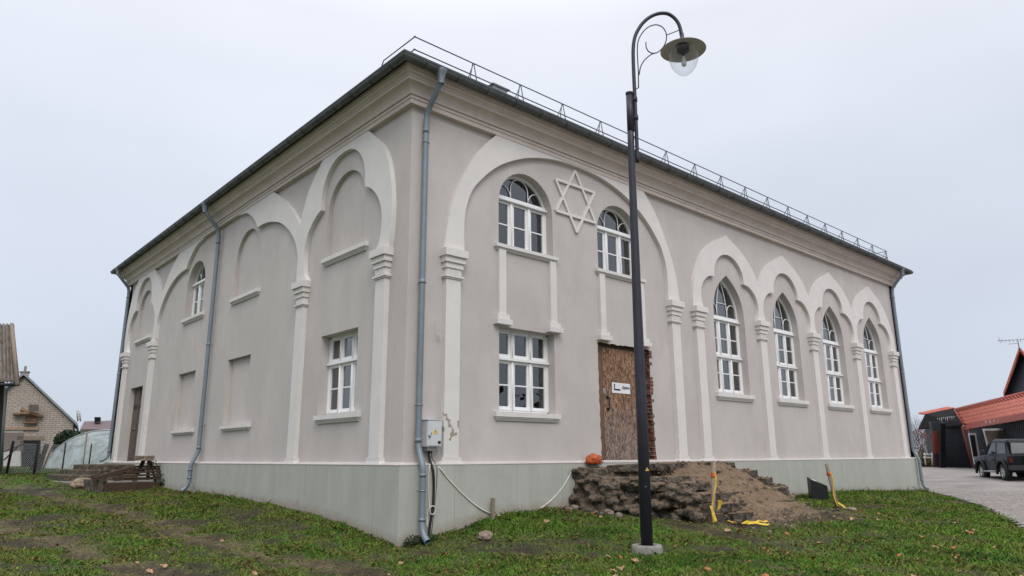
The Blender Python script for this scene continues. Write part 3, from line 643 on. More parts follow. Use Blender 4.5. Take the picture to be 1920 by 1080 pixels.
# ---- doors
d = MB(); d.box((4.80, .0, -.16), (5.0, .50, -.09), WR); d.box((4.80, .505, -.16), (5.0, 2.40, -.085), WR); fpl = d.build('door_frame', timber2 if 0 else mat('plank_brown', (.20, .115, .07), .9, noise_scale=12, col2=(.10, .06, .04), stretch=(5, 5, .8)), B)
d = MB(); d.box((5.03, .015, -.15), (6.27, 2.39, -.10), WR); od = d.build('door', osbm, B); od['label'] = 'weathered chipboard door closing the bricked entrance'
d = MB(); d.box((6.20, .0, -.42), (6.62, 2.44, -.31), WR); d.build('brick_jamb', red_brick, wallR); d = MB(); d.box((4.78, 2.395, -.33), (6.56, 2.47, -.09), WR); d.build('lintel', timber, wallR)  # lintel coloured dark to stand in for the shadow at the reveal top
h = MB(); h.tube([WR(5.15, 1.08, -.10), WR(5.15, 1.08, -.05), WR(5.15, 1.32, -.05), WR(5.15, 1.32, -.10)], .010, 6); h.box((5.11, 1.05, -.10), (5.19, 1.11, -.088), WR); h.box((5.11, 1.30, -.10), (5.19, 1.36, -.088), WR); h.build('door_handle', rubber, od)
h = MB(); h.box((5.0, 1.40, -.098), (5.07, 1.52, -.08), WR); h.build('hasp', steelm, od)
d = MB(); d.box((15.2, .02, -.24), (16.62, 2.41, -.14), WL); d2 = d.build('door', brownd, B); d2['label'] = 'brown wooden side door with two leaves'
t = MB()
for u0, u1 in ((15.26, 15.88), (15.93, 16.56)):
    for z0, z1 in ((.15, .95), (1.05, 1.7)):
        t.box((u0+.09, z0, -.14), (u1-.09, z1, -.122), WL)
    t.box((u0, .04, -.14), (u1, .08, -.125), WL)
t.box((15.885, .02, -.14), (15.925, 2.38, -.105), WL); t.build('door_panel', brownd, d2)
t = MB()
for k in range(8): t.hexa([WL(15.34+k*.15, 1.72, -.14), WL(15.44+k*.15, 1.72, -.14), WL(15.44+k*.15, 1.72, -.118), WL(15.34+k*.15, 1.72, -.118), WL(15.38+k*.15, 1.86, -.14), WL(15.40+k*.15, 1.86, -.14), WL(15.40+k*.15, 1.86, -.118), WL(15.38+k*.15, 1.86, -.118)])
t.build('door_carving', timber, d2)
h = MB(); h.tube([WL(15.98, 1.08, -.14), WL(15.98, 1.08, -.07), WL(16.10, 1.08, -.07)], .01, 6); h.build('door_handle', steelm, d2)

# ---- downpipes
def downpipe(m, u, bottom, foot=True, short=False, r=.052, brackets=(5.55, 3.0, .95), ub=None):
    ub = u if ub is None else ub
    mb = MB(); o0 = GO
    top = [(u, 6.73, o0), (u, 6.62, o0), (u, 6.52, o0-.03), (u, 6.42, o0-.12), (u, 6.22, o0-.30), (u, 6.12, .145), (u, 6.0, .115), (u, 5.85, .11)]
    mid = [(u+(ub-u)*t, 5.85+(.35-5.85)*t, .11) for t in (.25, .5, .75, 1)]
    low = [(ub, .30, .115), (ub, .20, .15), (ub, .02, .235), (ub, -.06, .26), (ub, -.14, .265)]
    if short: low = [(ub, .22, .13), (ub, .13, .2), (ub, .08, .29), (ub, .05, .36)]
    else: low += [(ub, bottom+.3, .265), (ub, bottom+.15, .29), (ub, bottom+.06, .35), (ub, bottom, .43)]
    pts = [m(*p) for p in top+mid+low]
    mb.tube(pts, r, 14, cap=False)
    for z, o in ((5.86, .11), (6.36, .42)) if 0 else ((5.83, .11),): mb.tube([m(u, z, o), m(u, z-.10, o)], r+.006, 14)
    for z in (3.05, .42): mb.tube([m(u, z, .11), m(u, z-.07, .11)], r+.005, 14)
    if not short:
        for z in (-.13, bottom+.34): mb.tube([m(ub, z, .265), m(ub, z-.05, .265)], r+.006, 14)
    p = mb.build('downpipe', pipem, B, recalc=False)
    fn = MB(); q = Vector(m(u, 6.52, o0+.01)); fn.lathe([(r+.006, 0), (r+.010, .09), (.085, .20), (.105, .235), (.105, .27)], q, 4 if 0 else 16); fn.build('funnel', pipem, p)
    bk = MB()
    for z in brackets:
        ring_ = [m(u+(r+.006)*math.cos(t), z, .11+(r+.006)*math.sin(t)) for t in [2*math.pi*i/16 for i in range(17)]]
        bk.tube(ring_, .008, 6); bk.tube([m(u+r, z, .11), m(u+r+.03, z, .11)], .01, 6); bk.tube([m(u, z, .06), m(u, z, 0)], .008, 6)
    if not short:
        z = bottom+.75 if bottom < -1 else -.45
        bk.tube([m(ub+(r+.006)*math.cos(t), z, .265+(r+.006)*math.sin(t)) for t in [2*math.pi*i/16 for i in range(17)]], .008, 6); bk.tube([m(ub, z, .21), m(ub, z, 0)], .008, 6)
    bk.build('pipe_bracket', steelm, p)
downpipe(WR, .25, -1.14)
downpipe(WL, 9.12, -.66)
downpipe(WL, 17.98, 0, short=True)
downpipe(WR, 21.10, -1.02)

# ------------------------------------------------------------------ ground sheet, road, grass
def axis_pts(a, b, step, far):
    c = list(np.arange(a, b+1e-6, step)); lo = []; hi = []; s = step; x = a
    while x > -far: s *= 1.25; x -= s; lo.append(x)
    s = step; x = c[-1]
    while x < far: s *= 1.25; x += s; hi.append(x)
    return np.array(lo[::-1]+c+hi)
XS = axis_pts(-8, 24, .11, 700); YS = axis_pts(-9.5, 21, .11, 700)
GX, GY = np.meshgrid(XS, YS, indexing='ij'); GZZ = GV(GX, GY)
def fbm(x, y, s, o=4, seed=0.): return noise.fractal(Vector((x*s+seed, y*s-seed*1.7, seed)), .9, 2.0, o)
TR = [[(-3.7,16.),(-3.38, 15.16), (-2.87, 12.4), (-2.66, 9.16), (-2.5, 5.75), (-2.35, 2.5), (-1.96, 0.7), (-1.57, -0.5), (-1.3, -1.7), (-.6, -3.2)],
      [(-4.7, 9), (-4.56, 4.6), (-4.08, 3.0), (-3.82, 0.96), (-3.6, -0.4), (-3.0, -2.5)]]
def seg_d(x, y, P):
    d = np.full(np.shape(x), 1e9)
    for (a, b), (c, e) in zip(P[:-1], P[1:]):
        t = np.clip(((x-a)*(c-a)+(y-b)*(e-b))/((c-a)**2+(e-b)**2), 0, 1); d = np.minimum(d, np.hypot(x-a-t*(c-a), y-b-t*(e-b)))
    return d
EDGE = [(40., -9.5), (27, -5.2), (24.2, .6), (22.4, .3), (21.2, -.35), (19, -1.5), (16.9, -2.5), (14.2, -4.0), (11.7, -5.05), (9.3, -5.95), (5.5, -7.4), (0, -9.4), (-8, -13), (-30, -22)]
near = (GX > -9) & (GX < 26) & (GY > -11) & (GY < 24)
N1 = np.zeros(GX.shape); N2 = np.zeros(GX.shape); N3 = np.zeros(GX.shape); N4 = np.zeros(GX.shape); N5 = np.zeros(GX.shape)
for i, j in np.argwhere(near):
    x, y = GX[i, j], GY[i, j]; N1[i, j] = fbm(x, y, .55, 4, 3.1); N2[i, j] = fbm(x, y, 1.9, 4, 9.7); N3[i, j] = fbm(x, y, 5.5, 3, 21.); N4[i, j] = fbm(x, y, 1.1, 4, 33.); N5[i, j] = fbm(x, y, 2.6, 3, 47.)
td = np.minimum(seg_d(GX, GY, TR[0]), seg_d(GX, GY, TR[1])); tn = td+N2*.16+N3*.06
track = np.clip(1.15-tn/.42, 0, 1)
leftzone = np.clip((1.5-GX)/3, 0, 1)*np.clip((17-GY)/4, 0, 1)
cover = np.clip(.80+.8*N1+.8*N2+.5*N5-leftzone*.20-track*.70, 0, 1)
stepd = np.hypot((GX-7.2)/4.2, (GY+2.6)/1.0)
cover = np.clip(cover-np.clip(1.3-stepd, 0, 1)*.9, 0, 1)
dry = np.clip(.22+.6*N2-.4*N1+leftzone*.30+N3*.35, 0, 1)
dark = np.clip(-.05+N3*.9-N1*.9-N2*.5+leftzone*(.30+.5*np.clip(1-np.abs(tn-.62)/.4, 0, 1)), 0, 1)
GZZ = GZZ+np.where(near, N3*.012+N2*.014-track*.03, 0)
soil = np.array((.058, .044, .028)); soil2 = np.array((.150, .115, .068)); green = np.array((.050, .110, .014)); dk = np.array((.024, .022, .016))
t2 = np.clip(.25+N2+track*.38, 0, 1)[..., None]
base = soil*(1-t2)+soil2*t2; base = base*(1-dark[..., None]*.7)+dk*dark[..., None]*.7
cc = np.clip(cover*1.1, 0, 1)[..., None]*.9; colr = base*(1-cc)+green*cc
far_ = ~near; colr[far_] = (.085, .095, .05)
def grid_mesh(name, X, Y, Z, material, col=None, mask=None, smooth=True):
    nx, ny = X.shape; V = np.stack([X, Y, Z], -1).reshape(-1, 3)
    i, j = np.meshgrid(np.arange(nx-1), np.arange(ny-1), indexing='ij'); q = np.stack([i*ny+j, (i+1)*ny+j, (i+1)*ny+j+1, i*ny+j+1], -1).reshape(-1, 4)
    if mask is not None: q = q[mask[:-1, :-1].reshape(-1)]
    me = bpy.data.meshes.new(name); me.vertices.add(len(V)); me.vertices.foreach_set('co', V.ravel())
    me.loops.add(q.size); me.loops.foreach_set('vertex_index', q.ravel()); me.polygons.add(len(q)); me.polygons.foreach_set('loop_start', np.arange(0, q.size, 4)); me.polygons.foreach_set('loop_total', np.full(len(q), 4))
    me.update(calc_edges=True)
    if smooth: me.polygons.foreach_set('use_smooth', np.ones(len(q), bool))
    if col is not None:
        a = me.color_attributes.new('tint', 'FLOAT_COLOR', 'POINT'); a.data.foreach_set('color', np.concatenate([col.reshape(-1, 3), np.ones((len(V), 1))], 1).ravel())
    me.materials.append(material); o = bpy.data.objects.new(name, me); scene.collection.objects.link(o); return o
tag(grid_mesh('ground', GX, GY, GZZ, groundm, colr), kind='structure')
def interp(F, x, y):
    i = np.clip(np.searchsorted(XS, x)-1, 0, len(XS)-2); j = np.clip(np.searchsorted(YS, y)-1, 0, len(YS)-2)
    a = (x-XS[i])/(XS[i+1]-XS[i]); b = (y-YS[j])/(YS[j+1]-YS[j])
    return F[i, j]*(1-a)*(1-b)+F[i+1, j]*a*(1-b)+F[i, j+1]*(1-a)*b+F[i+1, j+1]*a*b
def GH_(x, y): return float(interp(GZZ, np.array([x]), np.array([y]))[0])
# road of setts, laid as its own sheet
def road_side(x, y):  # signed: >0 on the road
    P = EDGE[3:]; best = None
    inside = np.zeros(np.shape(x), bool)
    poly = [(24.2, 3.), (23.2, 1.5), (22.3, .35), (21.2, -.35), (19, -1.5), (16.9, -2.5), (14.2, -4.0), (11.7, -5.05), (9.3, -5.95), (5.5, -7.4), (0, -9.4), (-8, -13), (-30, -22), (-30, -60), (120, -60), (120, 60), (38, 60), (30, 25), (26, 9)]
    n = len(poly)
    for k in range(n):
        x1, y1 = poly[k]; x2, y2 = poly[(k+1) % n]
        c = ((y1 > y) != (y2 > y)); xi = (x2-x1)*(y-y1)/((y2-y1)+1e-12)+x1
        inside ^= c & (x < xi)
    return inside
RX = axis_pts(-2, 34, .16, 60); RY = axis_pts(-13, 8, .16, 40); RGX, RGY = np.meshgrid(RX, RY, indexing='ij')
wob = np.vectorize(lambda a, b: noise.noise(Vector((a*.9, b*.9, 4)))*.14+noise.noise(Vector((a*4, b*4, 4)))*.06)(RGX, RGY)
rmask = road_side(RGX+wob, RGY+wob)
def road_mat():
    m = bpy.data.materials.new('stone_setts'); m.use_nodes = True; n = m.node_tree; b = n.nodes['Principled BSDF']; b.inputs['Roughness'].default_value = .8
    t = n.nodes.new('ShaderNodeTexCoord'); v = n.nodes.new('ShaderNodeTexVoronoi'); v.inputs['Scale'].default_value = 6.5; v.inputs['Randomness'].default_value = .55
    n.links.new(t.outputs['Object'], v.inputs['Vector']); v2 = n.nodes.new('ShaderNodeTexVoronoi'); v2.feature = 'DISTANCE_TO_EDGE'; v2.inputs['Scale'].default_value = 6.5; v2.inputs['Randomness'].default_value = .55
    n.links.new(t.outputs['Object'], v2.inputs['Vector'])
    s = n.nodes.new('ShaderNodeSeparateColor'); n.links.new(v.outputs['Color'], s.inputs[0]); rp = n.nodes.new('ShaderNodeValToRGB'); n.links.new(s.outputs[0], rp.inputs[0])
    rp.color_ramp.elements[0].color = (.175, .155, .143, 1); rp.color_ramp.elements[1].color = (.32, .29, .272, 1)
    r2 = n.nodes.new('ShaderNodeMapRange'); r2.inputs[1].default_value = .0; r2.inputs[2].default_value = .09; n.links.new(v2.outputs['Distance'], r2.inputs[0])
    mx = n.nodes.new('ShaderNodeMix'); mx.data_type = 'RGBA'; n.links.new(r2.outputs[0], mx.inputs[0]); mx.inputs[6].default_value = (.16, .13, .10, 1); n.links.new(rp.outputs[0], mx.inputs[7])
    # beyond the setts: worn plain surface
    sp = n.nodes.new('ShaderNodeSeparateXYZ'); n.links.new(t.outputs['Object'], sp.inputs[0]); r4 = n.nodes.new('ShaderNodeMapRange'); r4.inputs[1].default_value = 21; r4.inputs[2].default_value = 24; n.links.new(sp.outputs['X'], r4.inputs[0])
    nz_ = n.nodes.new('ShaderNodeTexNoise'); nz_.inputs['Scale'].default_value = .8; nz_.inputs['Detail'].default_value = 8; n.links.new(t.outputs['Object'], nz_.inputs['Vector'])
    rp2 = n.nodes.new('ShaderNodeValToRGB'); rp2.color_ramp.elements[0].position = .35; rp2.color_ramp.elements[1].position = .65; rp2.color_ramp.elements[0].color = (.20, .175, .16, 1); rp2.color_ramp.elements[1].color = (.29, .265, .247, 1); n.links.new(nz_.outputs[0], rp2.inputs[0])
    m2 = n.nodes.new('ShaderNodeMix'); m2.data_type = 'RGBA'; n.links.new(r4.outputs[0], m2.inputs[0]); n.links.new(mx.outputs[2], m2.inputs[6]); n.links.new(rp2.outputs[0], m2.inputs[7])
    n.links.new(m2.outputs[2], b.inputs['Base Color'])
    bp = n.nodes.new('ShaderNodeBump'); bp.inputs['Strength'].default_value = .8; bp.inputs['Distance'].default_value = .02; n.links.new(r2.outputs[0], bp.inputs['Height']); n.links.new(bp.outputs[0], b.inputs['Normal']); return m
tag(grid_mesh('road', RGX, RGY, GV(RGX, RGY)+.035, road_mat(), mask=rmask), kind='structure')

# ---- semicircular worn steps at the front door: stacked slabs, washed earth and a broken flank fused into one crumbling mass
def inpoly(x, y, poly):
    ins = np.zeros(np.shape(x), bool); n = len(poly)
    for k in range(n):
        x1, y1 = poly[k]; x2, y2 = poly[(k+1) % n]; c = ((y1 > y) != (y2 > y)); ins ^= c & (x < (x2-x1)*(y-y1)/((y2-y1)+1e-12)+x1)
    return ins
LV = [(-.035, [(3.87, -.01), (3.87, -.45), (4.25, -.80), (5.5, -1.0), (7.5, -1.0), (8.5, -.75), (8.93, -.35), (8.93, -.01)]),
      (-.20, [(3.90, -.01), (4.0, -.75), (4.42, -1.10), (5.6, -1.45), (7.6, -1.45), (9.0, -1.0), (9.50, -.4), (9.5, -.01)]),
      (-.37, [(4.0, -.01), (4.2, -.95), (4.45, -1.50), (5.6, -1.88), (7.6, -1.85), (9.2, -1.2), (10.0, -.4), (10.05, -.01)]),
      (-.54, [(4.0, -.01), (4.2, -1.0), (4.5, -1.80), (5.4, -2.2), (7.6, -2.25), (9.2, -1.55), (10.6, -.5), (10.7, -.01)]),
      (-.71, [(4.1, -.01), (4.2, -1.1), (4.6, -1.95), (5.2, -2.42), (7.4, -2.62), (8.7, -1.95), (10.9, -.5), (11.0, -.01)]),
      (-.86, [(4.1, -.01), (4.2, -1.2), (4.75, -2.15), (5.2, -2.62), (7.2, -2.95), (7.9, -2.9), (8.4, -2.4), (9.5, -1.5), (11.1, -.5), (11.2, -.01)])]
def old_steps():
    mb = MB(); rr = random.Random(4)
    I = lambda u, v, o: (u, v, o)
    for z, p in LV:
        # ragged slab edge, a few bites broken out of it
        q = []
        for k in range(len(p)):
            a_, b_ = p[k], p[(k+1) % len(p)]; L = math.hypot(b_[0]-a_[0], b_[1]-a_[1]); m_ = max(1, int(L/.22))
            for j in range(m_):
                t = j/m_; x, y = a_[0]+(b_[0]-a_[0])*t, a_[1]+(b_[1]-a_[1])*t
                if y < -.05: dx_, dy_ = 6.3-x, -.2-y; dl_ = math.hypot(dx_, dy_); x += dx_/dl_*.13; y += dy_/dl_*.13
                if y < -.05: x += rr.uniform(-.05, .05); y += rr.uniform(-.05, .07)
                q.append((x, y))
        mb.slab(q, [], -1.35, z-.045+rr.uniform(-.01, .01), I, back=True)
    # washed earth: a sloping wedge over the middle
    gx = np.linspace(4.9, 9.6, 36); gy = np.linspace(-3.25, -.02, 26); vs = []; fs = []
    def hz(x, y):
        r = math.hypot(max(0, x-8.15)*(.75+.5*max(0, 1+y)), max(0, -y-.75)); z = -.02-.375*r
        side = min(1, (x-4.9-.25*abs(math.sin(y*3)))/.9, (9.0+y*.25-x-.2*max(0,1+y))/.8, (y+3.15)/.3+.25); 
        return (z-.0)-(1-max(0, side))*.5+.03*noise.noise(Vector((x*2, y*2, 0)))
    for x in gx:
        for y in gy: vs.append((x, y, max(-1.3, hz(x, y))))
    ny = len(gy); n0 = len(vs)
    for x in gx:
        for y in gy: vs.append((x, y, -1.36))
    for i in range(len(gx)-1):
        for j in range(ny-1):
            a_ = i*ny+j; fs += [(a_, a_+ny, a_+ny+1, a_+1), (n0+a_+1, n0+a_+ny+1, n0+a_+ny, n0+a_)]
    for i in range(len(gx)-1):
        for j in (0, ny-1):
            a_ = i*ny+j; fs.append((a_, a_+ny, n0+a_+ny, n0+a_))
    for j in range(ny-1):
        for i in (0, len(gx)-1):
            a_ = i*ny+j; fs.append((a_, a_+1, n0+a_+1, n0+a_))
    mb.add(vs, fs)
    # broken left flank
    fl_t = [(3.88, -.01), (3.88, -.45), (4.2, -.8), (4.7, -1.2), (5.2, -1.7), (5.6, -1.7), (5.6, -.01)]
    fl_b = [(3.72, -.01), (3.74, -.6), (4.0, -1.35), (4.35, -1.95), (4.9, -2.45), (5.6, -2.4), (5.6, -.01)]
    mb.add([(x, y, -.12-.09*k) for k, (x, y) in enumerate(fl_t)][:5]+[(5.6, -1.7, -.6), (5.6, -.01, -.12)]+[(x, y, -1.3) for x, y in fl_b], [(0, 1, 2, 3, 4, 5, 6), tuple(range(7, 14))[::-1]]+[(i, (i+1) % 7, 7+(i+1) % 7, 7+i) for i in range(7)])
    o = mb.build('stone_steps', None)
    bm = bmesh.new(); bm.from_mesh(o.data)
    for k in range(150):
        t = rr.random(); y = -.05-2.3*t; x = 3.84+max(0, -y-.4)*.42+rr.uniform(-.06, .12); z = rr.uniform(-1.05, -.12-.33*t)
        x -= (-.1-z)*.10; s = rr.uniform(.045, .12)
        bmesh.ops.create_icosphere(bm, subdivisions=2, radius=s, matrix=Matrix.Translation((x, y, z)) @ Matrix.Diagonal((1.2, 1.1, .8, 1)))
    for k in range(160):   # stones and clods sticking out of the earth and the treads
        x = rr.uniform(4.6, 10.4); y = rr.uniform(-2.9, -.2); s = rr.uniform(.02, .06); 
        zz = max([z for z, p in LV if inpoly(np.array([x]), np.array([y]), p)[0]] or [-1.0]); zz = max(zz, hz(x, y) if x < 10 else -2)
        bmesh.ops.create_icosphere(bm, subdivisions=1, radius=s, matrix=Matrix.Translation((x, y, zz+s*.1)))
    bmesh.ops.recalc_face_normals(bm, faces=bm.faces)
    bm.to_mesh(o.data); bm.free(); o.data.materials.clear()
    r_ = o.modifiers.new('fuse', 'REMESH'); r_.mode = 'VOXEL'; r_.voxel_size = .021
    for k, (sz, st, dp) in enumerate(((.26, .075, 2), (.09, .045, 1), (.05, .022, 3))):
        t = bpy.data.textures.new('crumble%d' % k, 'CLOUDS'); t.noise_scale = sz; t.noise_depth = dp; t.noise_type = 'SOFT_NOISE' if k < 2 else 'HARD_NOISE'
        d = o.modifiers.new('crumble', 'DISPLACE'); d.texture = t; d.strength = st; d.mid_level = .55; d.texture_coords = 'LOCAL'
    return o
def steps_mat():
    m = bpy.data.materials.new('crumbling_steps'); m.use_nodes = True; n = m.node_tree; b = n.nodes['Principled BSDF']; b.inputs['Roughness'].default_value = .97; b.inputs['Specular IOR Level'].default_value = .1
    t = n.nodes.new('ShaderNodeTexCoord')
    def nzz(sc, lo, hi, det=6):
        x = n.nodes.new('ShaderNodeTexNoise'); x.inputs['Scale'].default_value = sc; x.inputs['Detail'].default_value = det; x.inputs['Roughness'].default_value = .7; n.links.new(t.outputs['Object'], x.inputs['Vector'])
        r = n.nodes.new('ShaderNodeMapRange'); r.inputs[1].default_value = lo; r.inputs[2].default_value = hi; n.links.new(x.outputs[0], r.inputs[0]); return x, r
    def mix(f, a, c):
        x = n.nodes.new('ShaderNodeMix'); x.data_type = 'RGBA'; n.links.new(f, x.inputs[0])
        for k, v in ((6, a), (7, c)):
            if isinstance(v, tuple): x.inputs[k].default_value = (*v, 1)
            else: n.links.new(v, x.inputs[k])
        return x.outputs[2]
    _, r1 = nzz(3., .35, .65); _, r2 = nzz(26, .5, .72); x3, r3 = nzz(11, .35, .6); _, r4 = nzz(55, .6, .7, 3)
    earth = mix(r1.outputs[0], (.15, .098, .062), (.225, .16, .108)); earth = mix(r2.outputs[0], earth, (.07, .05, .036)); earth = mix(r4.outputs[0], earth, (.33, .28, .22))
    rockc = mix(r1.outputs[0], (.085, .070, .055), (.17, .145, .115)); rockc = mix(r3.outputs[0], (.030, .026, .022), rockc); rockc = mix(r4.outputs[0], rockc, (.40, .36, .31))
    g = n.nodes.new('ShaderNodeNewGeometry'); s = n.nodes.new('ShaderNodeSeparateXYZ'); n.links.new(g.outputs['True Normal'], s.inputs[0])
    sp = n.nodes.new('ShaderNodeSeparateXYZ'); n.links.new(t.outputs['Object'], sp.inputs[0])
    rn = n.nodes.new('ShaderNodeMapRange'); rn.inputs[1].default_value = .35; rn.inputs[2].default_value = .8; n.links.new(s.outputs['Z'], rn.inputs[0])
    rx = n.nodes.new('ShaderNodeMapRange'); rx.inputs[1].default_value = 3.9; rx.inputs[2].default_value = 5.4; rx.inputs[3].default_value = .55; rx.inputs[4].default_value = 1.0; n.links.new(sp.outputs['X'], rx.inputs[0])
    mm = n.nodes.new('ShaderNodeMath'); mm.operation = 'MULTIPLY'; n.links.new(rn.outputs[0], mm.inputs[0]); n.links.new(rx.outputs[0], mm.inputs[1])
    c = mix(mm.outputs[0], rockc, earth)
    _, rm = nzz(2.2, .56, .66); ry = n.nodes.new('ShaderNodeMapRange'); ry.inputs[1].default_value = -1.2; ry.inputs[2].default_value = -1.9; n.links.new(sp.outputs['Y'], ry.inputs[0])
    m2 = n.nodes.new('ShaderNodeMath'); m2.operation = 'MULTIPLY'; n.links.new(rm.outputs[0], m2.inputs[0]); n.links.new(ry.outputs[0], m2.inputs[1]); m3 = n.nodes.new('ShaderNodeMath'); m3.operation = 'MULTIPLY'; n.links.new(m2.outputs[0], m3.inputs[0]); n.links.new(mm.outputs[0], m3.inputs[1])
    c = mix(m3.outputs[0], c, (.10, .10, .03)); n.links.new(c, b.inputs['Base Color'])
    bp = n.nodes.new('ShaderNodeBump'); bp.inputs['Strength'].default_value = 1.; bp.inputs['Distance'].default_value = .02; n.links.new(x3.outputs[0], bp.inputs['Height']); n.links.new(bp.outputs[0], b.inputs['Normal']); return m
ss = old_steps(); stm_ = steps_mat(); ss.data.materials.append(stm_)
slt = bpy.data.textures.new('chipped', 'CLOUDS'); slt.noise_scale = .16; slt.noise_depth = 3
def step_slabs():
    rr = random.Random(17)
    for lv, (z, p) in enumerate(LV):
        for a_, b_ in zip(p[:-1], p[1:]):
            if a_[1] > -.3 and a_[0] < 5: continue
            A_, B_ = Vector(a_), Vector(b_); L = (B_-A_).length; d = (B_-A_)/L; nrm_ = Vector((d.y, -d.x)) if False else Vector((-d.y, d.x)); 
            if nrm_.dot(Vector((6.4, 0))-A_) < 0: nrm_ = -nrm_
            t = rr.uniform(0, .12)
            while t < L-.12:
                w = min(rr.uniform(.45, .95), L-t+.05); c = A_+d*(t+w/2); t += w+rr.uniform(.01, .04)
                buried = 6.0 < c.x < 8.3 and c.y < -.6
                if (buried and rr.random() < .8) or (c.x < 4.35) or rr.random() < .12: continue
                dep = rr.uniform(.34, .46); th_ = rr.uniform(.13, .16); out_ = rr.uniform(-.03, .05); rot = rr.uniform(-.06, .06)
                bm = bmesh.new(); bmesh.ops.create_cube(bm, size=1)
                bmesh.ops.subdivide_edges(bm, edges=[e for e in bm.edges], cuts=6, use_grid_fill=True)
                for v in bm.verts:
                    k_ = 1-.16*max(0, abs(v.co.x)*2-.7)*abs(v.co.y)*2
                    v.co = Vector((v.co.x*w*k_, v.co.y*dep, v.co.z*th_))
                me_ = bpy.data.meshes.new('step_slab')
                ang_ = math.atan2(d.y, d.x)+rot; tl_ = rr.uniform(-.05, .05)
                M_ = Matrix.Translation((*(c+nrm_*(dep/2-.02-out_)), z-th_/2+rr.uniform(-.012, .008))) @ Matrix.Rotation(ang_, 4, 'Z') @ Matrix.Rotation(tl_, 4, 'X') @ Matrix.Rotation(rr.uniform(-.03, .03), 4, 'Y')
                bm.transform(M_)
                for v in bm.verts:
                    q_ = v.co; v.co = q_+Vector((noise.noise(q_*5), noise.noise(q_*5+Vector((7, 0, 0))), .6*noise.noise(q_*5+Vector((0, 9, 0)))))*.035+Vector((noise.noise(q_*16), noise.noise(q_*16+Vector((3, 0, 0))), .5*noise.noise(q_*16+Vector((0, 5, 0)))))*.016
                bmesh.ops.recalc_face_normals(bm, faces=bm.faces); bm.to_mesh(me_); bm.free(); me_.materials.append(stm_)
                o_s = bpy.data.objects.new('step_slab', me_); scene.collection.objects.link(o_s); o_s.parent = ss
step_slabs()
# small clods and chips scattered down the flight and the bare earth below it
for i in range(70):
    cr = random.Random(900+i); x = cr.uniform(4.8, 10.6); y = -cr.uniform(2.3, 3.5)+max(0, x-7.5)*.55; 
    sz_ = cr.uniform(.015, .045); bm = bmesh.new(); bmesh.ops.create_icosphere(bm, subdivisions=1, radius=sz_)
    for v in bm.verts: v.co *= 1+.5*noise.noise(v.co*30+Vector((i, 0, 0))); v.co.z *= .7
    me_ = bpy.data.meshes.new('rubble_stone'); bm.to_mesh(me_); bm.free(); me_.materials.append(rubblem if i % 3 else stonem)
    o_s = bpy.data.objects.new('rubble_stone', me_); scene.collection.objects.link(o_s); o_s.location = (x, y, GH_(x, y)+.01); tag(o_s, 'small chip of rubble on the bare earth in front of the crumbling steps', 'stone', 'chips of rubble below the front steps')
tag(ss, 'broad flight of crumbling earth-covered stone steps below the boarded door', 'steps')
def rock(name, c, s, m=None, seed=0, flat=.7, parent=None):
    bm = bmesh.new(); bmesh.ops.create_icosphere(bm, subdivisions=3, radius=1)
    for v in bm.verts:
        k = 1+.28*noise.noise(v.co*1.6+Vector((seed*3.1, 0, 0)))+.12*noise.noise(v.co*4+Vector((0, seed, 0)))
        v.co = Vector((v.co.x*s[0]*k, v.co.y*s[1]*k, v.co.z*s[2]*k))
    me = bpy.data.meshes.new(name); bm.to_mesh(me); bm.free(); me.materials.append(m or stonem)
    for p in me.polygons: p.use_smooth = False
    o = bpy.data.objects.new(name, me); scene.collection.objects.link(o); o.location = c; o.rotation_euler = (0, 0, seed*1.3); return o
# rounded boulders set in the broken left flank
rub = random.Random(5)
for i in range(16):
    y = -rub.uniform(.05, 1.3); x = 3.66+max(0, -y-.5)*.4-rub.uniform(0, .28); sz = rub.uniform(.03, .075)
    o = rock('rubble_stone', (x, y, GH_(x, y)+.02), (sz, sz*rub.uniform(.8, 1.2), sz*.75), stonem if i % 3 else rubblem, i)
    tag(o, 'loose rounded stone at the foot of the broken left flank of the front steps', 'stone', 'stones fallen out of the front steps')
tag(rock('field_stone', (1.02, -.85, GH_(1.02, -.85)+.02), (.20, .12, .08), stonem, 3), 'flat pinkish stone lying in the grass near the hall corner', 'stone')
tag(rock('kerb_stone', (9.6, -2.75, GH_(9.6, -2.75)+.02), (.16, .12, .05), stonem, 8), 'flat stone lying in the grass at the foot of the leaning taped post', 'stone')

